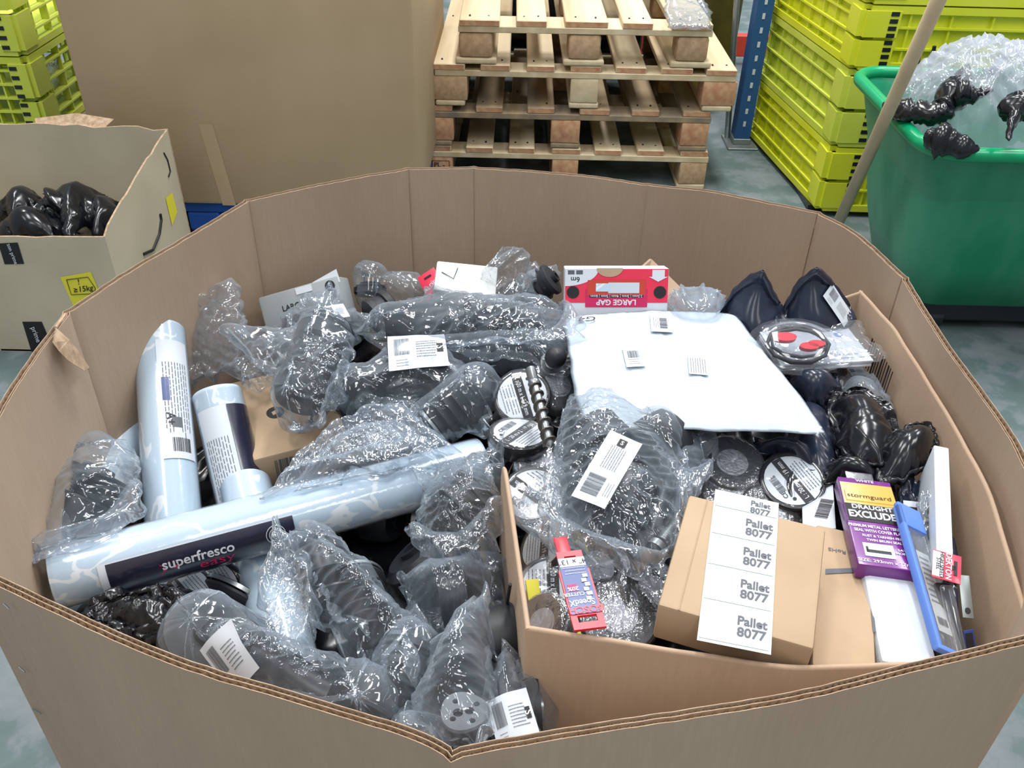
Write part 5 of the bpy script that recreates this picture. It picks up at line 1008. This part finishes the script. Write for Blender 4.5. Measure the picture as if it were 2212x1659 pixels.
strut('silver metal cup low at the front between the bags', P(800, 1560, .56), P(812, 1530, .58), .022, 'joint', seed=80)
# black bag lower left
film('black_bag', 'glossy black bag below the left end of the lying roll', 'plastic bag', C([(195, 1310, .53), (300, 1275, .55), (420, 1275, .56), (430, 1330, .56), (380, 1420, .55), (300, 1410, .54), (230, 1380, .53), (190, 1345, .53)]), caps=[(P(300, 1340, .48), P(340, 1340, .48), .035)], mt=M['poly'], n=44, slack=1.2, thick=.02, crink=.005, freq=80, seed=63, obst=OB[:1])
# big centre-right bag on the tape rolls -----------------------------
c = strut('black control arm bush at the top of the big clear bag', P(1262, 900, .635), P(1290, 880, .645), .026, 'bush', seed=81)
c += arm('black curved control arm in the big clear bag right of the tape rolls', [P(1300, 960, .645), P(1370, 930, .65), P(1420, 960, .648)], .020)
c += strut('thick black link part slanting through the big clear bag', P(1330, 1120, .645), P(1400, 960, .65), .030, 'damper', seed=82)
c += strut('long black strut rod on the right of the big clear bag', P(1400, 1180, .64), P(1450, 1010, .65), .017, 'rod', seed=83)
c += strut('threaded zinc bolt near the labelled brown box', P(1412, 1190, .655), P(1420, 1180, .655), .010, 'rod', seed=84, bolt=(.0, .045, .0065))
strut('small red and white cap deep inside the big clear bag', P(1262, 1000, .615), P(1260, 985, .62), .022, 'bush', seed=85)
_r = [o for o in COL.objects if o.get('label', '').startswith('small red and white cap')][0]
_r.children[0].data.materials[0] = M['core']; _r.children[1].data.materials[0] = M['redplastic']
b_ = bag('big clear bag of control arms with a curled white slip on the tape rolls', [(1215, 880, .665), (1265, 815, .685), (1380, 850, .695), (1432, 915, .69), (1500, 1060, .685), (1450, 1215, .675), (1290, 1210, .67), (1165, 1080, .665)], c, seed=64, thick=.026, n=96, crink=.0035, slack=1.13, mt=M['film'])
slip(b_, [(1398, 972), (1374, 1012), (1258, 1108), (1248, 1084)], .66, seed=9, lift=.004, emblem=False) if False else None
sq = slip(b_, [(1246, 1082), (1300, 946), (1398, 976), (1290, 1110)], .66, seed=9, lift=.005)
bag('milky neck of the big clear bag reaching toward the divider wall', [(1110, 1110, .63), (1160, 1070, .65), (1230, 1090, .655), (1260, 1150, .65), (1240, 1210, .64), (1200, 1200, .63), (1150, 1140, .63), (1120, 1130, .63)], [], seed=65, thick=.014, n=40, crink=.004, mt=M['film_thick'])
c = strut('dark bush in the clear bag under the mailer front edge', P(1470, 985, .635), P(1510, 960, .64), .024, 'bush', seed=86)
bag('clear bag tucked under the front edge of the white mailer', [(1420, 930, .665), (1480, 925, .668), (1550, 930, .665), (1545, 985, .655), (1520, 1050, .65), (1470, 1090, .65), (1440, 1040, .655), (1430, 980, .66)], c, seed=66, thick=.014, n=44, crink=.003, mt=M['film_thick'])
# long drill bit
p0, p1 = P(1150, 812, .665), P(1188, 960, .665); t = thing('drill_bit', 'long dark spiral drill bit lying over the tape rolls', 'drill bit', mtx=axisframe(p0, p1)); L_ = (p1-p0).length; r = .0085
lathe(MB(), [(-.012, 0), (-.012, r*.8), (.012, r*.8), (.016, r*.95), (.02, r*.6), (L_, r*.55), (L_+.004, 0)], 18).build('shank', M['steel'], t, smooth=True, auto=True)
mb = MB(); n = 90; vs = []
for i in range(n+1):
    z = .02+(L_-.02)*i/n; q = i/n*2*math.pi*6.5
    for s in (-.9, .9): vs.append(((r*1.0)*math.cos(q+s*.5), (r*1.0)*math.sin(q+s*.5), z))
    for s in (.6, -.6): vs.append((r*.5*math.cos(q+s), r*.5*math.sin(q+s), z))
fs_ = []
for i in range(n):
    for k in range(4): fs_.append((4*i+k, 4*i+(k+1) % 4, 4*i+4+(k+1) % 4, 4*i+4+k))
mb.add(vs, fs_).build('spiral_flute', M['drill'], t, smooth=True, auto=True)
# red drill card
m_, wd, ht = rect([P(1308, 1348, .69), P(1243, 1366, .69), P(1196, 1200, .692), P(1262, 1188, .692)])
t = thing('drill_bit_card', 'upside-down red and blue drill bit card on the tape rolls', 'package', mtx=m_)
def holed(mb, x0, y0, x1, y1, hx0, hy0, hx1, hy1, z0, z1):
    for a in ((x0, y0, x1, hy0), (x0, hy1, x1, y1), (x0, hy0, hx0, hy1), (hx1, hy0, x1, hy1)): mb.box((a[0], a[1], z0), (a[2], a[3], z1))
mb = MB(); holed(mb, -wd/2, ht/2-.022, wd/2, ht/2, -wd*.3, ht/2-.014, wd*.3, ht/2-.007, -.003, 0); mb.box((-wd/2, -ht/2+.02, -.003), (wd/2, ht/2-.022, 0)); holed(mb, -wd*.42, -ht/2-.002, wd*.42, -ht/2+.02, -wd*.18, -ht/2+.004, wd*.2, -ht/2+.016, -.003, 0)
mb.build('red_frame', M['redplastic'], t); MB().bevbox((-wd*.12, -ht/2-.024, -.006), (wd*.34, -ht/2-.0, -.004), .001, 2).build('cap_strap', M['redplastic'], t, smooth=True)
cd_ = patch(t, -wd*.44, -ht*.42, wd*.44, ht*.32, M['bluebox'], 'printed_card', .0008); patch(cd_, -wd*.42, -ht*.42, wd*.42, -ht*.3, M['white'], 'size_strip', .001)
text(cd_, 'BOSCH', -.001, ht*.27, .0095, M['redplastic'], 0, .0012, .03); text(cd_, 'SpeedX', .001, ht*.18, .009, M['white'], 0, .0012, .02, sx=.8); text(cd_, '4 CUTTER', .004, ht*.07, .005, M['white'], 0, .0012, .02); text(cd_, '4" x 13"', 0, -ht*.36, .008, M['dark'], 0, .0014, .0)
pt = patch(cd_, .002, -ht*.06, wd*.36, ht*.03, M['pink'], 'pink_square', .0011); text(pt, '20%', wd*.2, -ht*.0, .006, M['white'], 0, .0014, .02)
lines(cd_, 0, -ht*.24, wd*.7, ht*.08, 3, M['paper'], 0, .0012, None, 3)
db = MB(); 
for k in range(6): db.box((-wd*.36+(k % 2)*.002, -ht*.18+k*.005, .001), (-wd*.2+(k % 2)*.002, -ht*.18+k*.005+.004, .0016))
db.build('pictured_drill', M['galv'], cd_)
# small coloured pieces between the tapes
for lab, q, mt_ in (('yellow card corner between tape roll and red drill card', [P(1224, 1352, .60), P(1248, 1350, .605), P(1262, 1384, .60), P(1226, 1384, .60)], 'ylabel'), ('yellow-green card edge behind the left labelled tape roll', [P(1138, 1262, .61), P(1160, 1240, .615), P(1172, 1300, .60), P(1142, 1312, .60)], 'ylabel'), ('white booklet with barcode under the crisp labelled tape roll', [P(1725, 1040, .61), P(1805, 1040, .62), P(1800, 1150, .62), P(1740, 1135, .61)], 'paper')):
    t, wd, ht = carton('card_piece' if 'yellow' in lab else 'booklet', lab, q, .003, M[mt_], 'card', r=.0006)
    if mt_ == 'paper': barcode(t, wd*.18, -ht*.1, .03, .014, M['dark'], 1.3, .0006, None, 4)
# ---- right side
film('grey_bag', 'dark grey mailing bag with a tip, left of the two at the back', 'mailing bag', C([(1560, 665, .665), (1600, 610, .70), (1648, 584, .735), (1680, 640, .69), (1705, 700, .655), (1650, 745, .64), (1585, 740, .63), (1555, 700, .64)]), caps=[(P(1625, 690, .60), P(1645, 680, .61), .045)], mt=M['poly_blue'], n=44, slack=1.05, bend=.8, thick=.026, crink=.0012, freq=60, seed=71, pin=1.0, g=.0002, dome=.016, edge=.0008)
gb = film('grey_bag', 'dark grey mailing bag with a white address label, right of the two at the back', 'mailing bag', C([(1690, 690, .65), (1715, 620, .70), (1765, 578, .74), (1810, 620, .70), (1850, 690, .66), (1810, 730, .645), (1750, 735, .64), (1700, 720, .64)]), caps=[(P(1760, 680, .61), P(1785, 675, .61), .045)], mt=M['poly_blue'], n=44, slack=1.05, bend=.8, thick=.026, crink=.0012, freq=60, seed=72, pin=1.0, g=.0002, dome=.016, edge=.0008)
slip(gb, [(1800, 618), (1842, 690), (1815, 697), (1762, 636)], .66, seed=11, lift=.003, emblem=False)
film('clear_bag', 'clear plastic packet standing beside the red and white box', 'plastic bag', C([(1445, 622, .70), (1500, 615, .70), (1555, 622, .70), (1562, 660, .675), (1550, 700, .655), (1500, 700, .65), (1450, 695, .65), (1440, 660, .67)]), caps=[(P(1480, 665, .64), P(1525, 665, .64), .028)], mt=M['film_thick'], n=40, slack=1.15, thick=.02, crink=.004, freq=90, seed=73, press=.0002)
# booklet stack and clamshell
bq_ = [P(1640, 712, .655), P(1828, 705, .655), P(1884, 776, .655), P(1688, 792, .655)]
for k in range(3):
    q = [p+V(R.uniform(-.002, .002), R.uniform(-.002, .002), -.0035*k) for p in bq_]
    t, wd, ht = carton('white_booklet', ['top white leaflet of the stack under the clear clamshell', 'middle white leaflet of the stack under the clear clamshell', 'bottom white leaflet of the stack under the clear clamshell'][k], q, .0028, M['white'], 'leaflet', r=.0006)
    if k == 0:
        MB().add(disc(wd*.33, ht*.25, .006, .0005), [tuple(range(30))]).build('round_stamp', M['lightblue'], t); lines(t, wd*.3, -ht*.35, wd*.25, .008, 2, M['greyink'], 0, .0005, None, 2); lines(t, wd*.05, -ht*.3, wd*.2, .006, 2, M['greyink'], 0, .0005, None, 3)
film('film_pouch', 'wide flat clear pouch holding the white leaflets', 'plastic bag', C([(1640, 700, .658), (1740, 690, .66), (1850, 700, .66), (1880, 735, .66), (1910, 772, .658), (1800, 795, .655), (1690, 800, .652), (1655, 750, .656)]), mt=M['glass'], n=34, slack=1.01, thick=.008, crink=.001, seed=74, iters=15)
c0 = P(1722, 748, .672); m_ = frame(c0, V(1, .02, 0), V(-.05, .9, .35)); t = thing('clamshell_pack', 'round clear clamshell with a cable and red pads on the leaflets', 'package', mtx=m_); ra, rb_ = .050, .036
mb = MB(); pr = [(.0, 1.06), (.001, 1.0), (.009, .94), (.013, .8), (.0135, .4), (.0135, .02)]; n = 40
mb.v = [(ra*r_*math.cos(6.2832*i/n), rb_*r_*math.sin(6.2832*i/n), z) for z, r_ in pr for i in range(n)]
mb.f = [(a*n+i, a*n+(i+1) % n, (a+1)*n+(i+1) % n, (a+1)*n+i) for a in range(len(pr)-1) for i in range(n)]; mb.mi = [0]*len(mb.f); mb.build('clear_dome', M['glass'], t, smooth=True, auto=True)
pth = [(.040*math.cos(a/10*6.283), .028*math.sin(a/10*6.283), .003+.002*math.sin(a)) for a in range(24)]; MB().tube(pth, .0024, 8).build('black_cable', M['rubber'], t, smooth=True)
pth = [(.036*math.cos(a/10*6.283+.3), .022*math.sin(a/10*6.283+.3), .007+.001*math.cos(a)) for a in range(20)]; MB().tube(pth, .002, 8).build('black_cable', M['rubber'], t, smooth=True)
for x, y, w_ in ((-.017, .008, .016), (.012, -.006, .013), (.022, -.002, .012)):
    mb = MB(); mb.v = [(x+w_*math.cos(6.283*i/20)*(.95 if z else 1), y+w_*.42*math.sin(6.283*i/20), z) for z in (.004, .0105) for i in range(20)]; mb.f = [(i, (i+1) % 20, 20+(i+1) % 20, 20+i) for i in range(20)]+[tuple(range(20, 40))]; mb.mi = [0]*21; mb.build('red_pad', M['redplastic'], t, smooth=True, auto=True)
MB().add([(ra*1.3*math.cos(6.283*i/n), rb_*1.25*math.sin(6.283*i/n), 0) for i in range(n)], [tuple(range(n))]).build('clear_back', M['glass'], t)
# pale packet at the right inner wall
q = film('pale_packet', 'pale milky packet with a white label against the right inner carton wall', 'plastic bag', C([(1800, 800, .63), (1850, 785, .645), (1895, 800, .65), (1920, 850, .65), (1950, 920, .64), (1900, 930, .63), (1830, 900, .62), (1800, 850, .625)]), caps=[(P(1860, 850, .60), P(1880, 890, .60), .03)], mt=M['film_thick'], n=40, slack=1.06, thick=.02, crink=.002, freq=60, seed=75)
slip(q, [(1830, 790), (1862, 786), (1875, 812), (1838, 806)], .65, seed=12, emblem=False, lift=.003)
KB = 'black polythene bags in the right inner carton'
def bb_(label, pts, caps, seed, **k):
    k.setdefault('mt', M['poly']); return film('black_bag', label, 'plastic bag', C(pts), caps=caps, n=56, bend=.8, slack=1.10, thick=.024, crink=.003, freq=50, g=.0002, dome=.014, edge=.0025, iters=45, seed=seed, group=KB, pin=.55, **k)
bb_('smooth dark blue bag just below the leaflets beside the mailer', [(1690, 800, .635), (1740, 790, .65), (1800, 795, .655), (1815, 820, .65), (1790, 860, .635), (1760, 880, .625), (1720, 860, .625), (1700, 830, .63)], [(P(1735, 835, .60), P(1765, 830, .61), .032)], 81, mt=M['poly_blue'])
bb_('long dark blue bag sloping down along the mailer right edge', [(1715, 860, .62), (1770, 860, .635), (1790, 940, .63), (1815, 1000, .625), (1790, 1040, .62), (1740, 1035, .615), (1700, 990, .615), (1690, 920, .615)], [(P(1745, 900, .585), P(1765, 990, .585), .035)], 82, mt=M['poly_blue'])
bb_('largest folded black bag left of the right inner carton wall', [(1790, 850, .655), (1840, 830, .67), (1900, 860, .67), (1940, 915, .66), (1925, 980, .655), (1890, 1010, .65), (1820, 990, .645), (1795, 920, .65)], [(P(1845, 900, .615), P(1875, 940, .61), .045)], 83)
bb_('black bag squeezed against the wall beside the tall white box', [(1900, 960, .65), (1945, 925, .665), (1990, 915, .665), (2025, 935, .66), (2015, 980, .65), (1970, 1030, .645), (1900, 1050, .64), (1890, 1000, .645)], [(P(1945, 980, .61), P(1975, 965, .61), .036)], 84)
bb_('flat black bag under the purple pack and white booklet', [(1790, 990, .63), (1850, 985, .64), (1900, 1000, .64), (1905, 1040, .635), (1870, 1060, .625), (1800, 1050, .62), (1770, 1060, .62), (1775, 1020, .62)], [(P(1830, 1020, .60), P(1860, 1020, .60), .022)], 85)
bb_('dark bag below the tape roll at the mailer front edge', [(1640, 945, .63), (1700, 940, .635), (1760, 950, .635), (1770, 1000, .63), (1750, 1030, .62), (1700, 990, .62), (1650, 985, .62), (1630, 965, .625)], [(P(1690, 965, .60), P(1720, 970, .60), .026)], 86, mt=M['poly_blue'])
# tall white box at right
t, wd, ht = carton('tall_white_box', 'slim white box standing upright at the right inner carton wall', [P(2015, 962, .69), P(2052, 966, .69), P(2058, 1215, .675), P(2025, 1200, .675)], .08, M['paper'], 'box', r=.0015)
def lft(x, y, z): return (-wd/2-.0006-z, -x, y)
barcode(t, 0.015, -.03, .05, .022, M['dark'], 0, .0003, lambda x, y, z: (-wd/2-.0006-z, -x, y), 6)
# blue framed clear pack
t, wd, ht = carton('blue_framed_pack', 'long clear pack with a blue plastic frame slanting down the right side', [P(1945, 1103, .675), P(1985, 1100, .665), P(2080, 1400, .655), P(2035, 1425, .67)], .004, M['glass'], 'package', r=.001)
for a, b_ in (((-wd/2-.002, -ht/2, -.007), (-wd/2+.004, ht/2, .002)), ((-wd/2-.002, -ht/2-.002, -.005), (wd/2, -ht/2+.004, .002)), ((-wd/2-.002, ht/2-.028, -.005), (wd*.45, ht/2+.003, .002))): MB().bevbox(a, b_, .002, 2).build('blue_frame', M['lightblue'], t, smooth=True, auto=True)
patch(t, -wd*.1, -ht*.35, wd*.42, ht*.2, M['paper2'], 'insert_card', -.0042); lines(t, wd*.15, -ht*.0, wd*.4, ht*.3, 9, M['greyink'], 0, -.0035, None, 8); barcode(t, wd*.15, -ht*.28, wd*.35, ht*.05, M['dark'], 0, -.0035, None, 9)
# red tag card & small packs at the right wall
t, wd, ht = carton('red_tag_pack', 'red and white hang tag card pointing right near the bin corner', [P(2008, 1188, .68), P(2085, 1200, .68), P(2068, 1257, .675), P(2020, 1250, .675)], .001, M['red_card'], 'package', r=.0003)
patch(t, -wd/2, -ht*.45, -wd*.12, ht*.45, M['white'], 'white_half', .0004); text(t, 'DEKTON', wd*.05, 0, .0075, M['white'], -1.57, .0006, .02); text(t, 'HIGH SPEED', -wd*.18, 0, .0055, M['dark'], -1.57, .0008, .01); text(t, 'STEEL', -wd*.30, 0, .0055, M['dark'], -1.57, .0008, .01)
MB().box((wd*.24, -ht*.26, .0004), (wd*.36, ht*.26, .0007)).box((wd*.18, -ht*.08, .0004), (wd*.3, ht*.08, .0007)).build('hang_slot', M['dark'], t)
t, wd, ht = carton('blister_pack', 'narrow dark blister pack hanging below the red tag card', [P(2015, 1255, .665), P(2062, 1262, .665), P(2085, 1420, .64), P(2060, 1425, .64)], .006, M['rubber'], 'package', r=.001); MB().bevbox((-wd*.4, -ht*.48, 0), (wd*.4, ht*.45, .006), .004, 2).build('clear_blister', M['glass'], t, smooth=True)
t, wd, ht = carton('grey_blister_card', 'small grey hang card with a dark dot at the right wall', [P(2072, 1240, .665), P(2092, 1245, .665), P(2106, 1335, .645), P(2078, 1335, .645)], .001, M['galv'], 'package', r=.0003); MB().add([(x, y*1.2, z) for x, y, z in disc(0, -ht*.28, wd*.25, .0007)], [tuple(range(30))]).build('dark_dot', M['dark'], t)
t, wd, ht = carton('blue_card_pack', 'dark blue card corner at the front right corner of the bin', [P(2086, 1360, .65), P(2098, 1362, .65), P(2118, 1420, .63), P(2085, 1425, .63)], .001, M['bluebox'], 'package', r=.0003); patch(t, -wd*.4, -ht*.1, wd*.3, ht*.4, M['dark'], 'dark_print', .0005)
t, wd, ht = carton('hang_card', 'pale grey hang card with a slot left of the tall white box', [P(1952, 1085, .66), P(1988, 1080, .66), P(1992, 1130, .645), P(1955, 1140, .645)], .001, M['core'], 'package', r=.0003); MB().box((-wd*.25, ht*.1, .0004), (wd*.25, ht*.25, .0007)).build('hang_slot', M['dark'], t)
film('clear_bag', 'small clear sleeve beside the blue framed pack', 'plastic bag', C([(1985, 1060, .665), (2015, 1060, .67), (2010, 1150, .655), (1980, 1160, .65)]), mt=M['film_clear'], n=24, thick=.01, crink=.003, seed=77, iters=20)
film('black_bag', 'dark bag at the bottom between purple pack and tall white box', 'plastic bag', C([(1940, 1050, .63), (1985, 1040, .635), (2040, 1180, .62), (2060, 1400, .60), (2000, 1400, .60), (1960, 1200, .61), (1950, 1150, .62), (1940, 1100, .62)]), mt=M['poly_blue'], n=40, slack=1.1, thick=.015, crink=.004, freq=60, seed=78, iters=20)
# ---- parts too small to pick apart one by one
for o in bpy.data.objects:
    n_ = o.name.split('.')[0]
    if n_ in ('nail_heads', 'fine_print', 'barcode', 'hinge_slots', 'fluting'): o['kind'] = 'stuff'
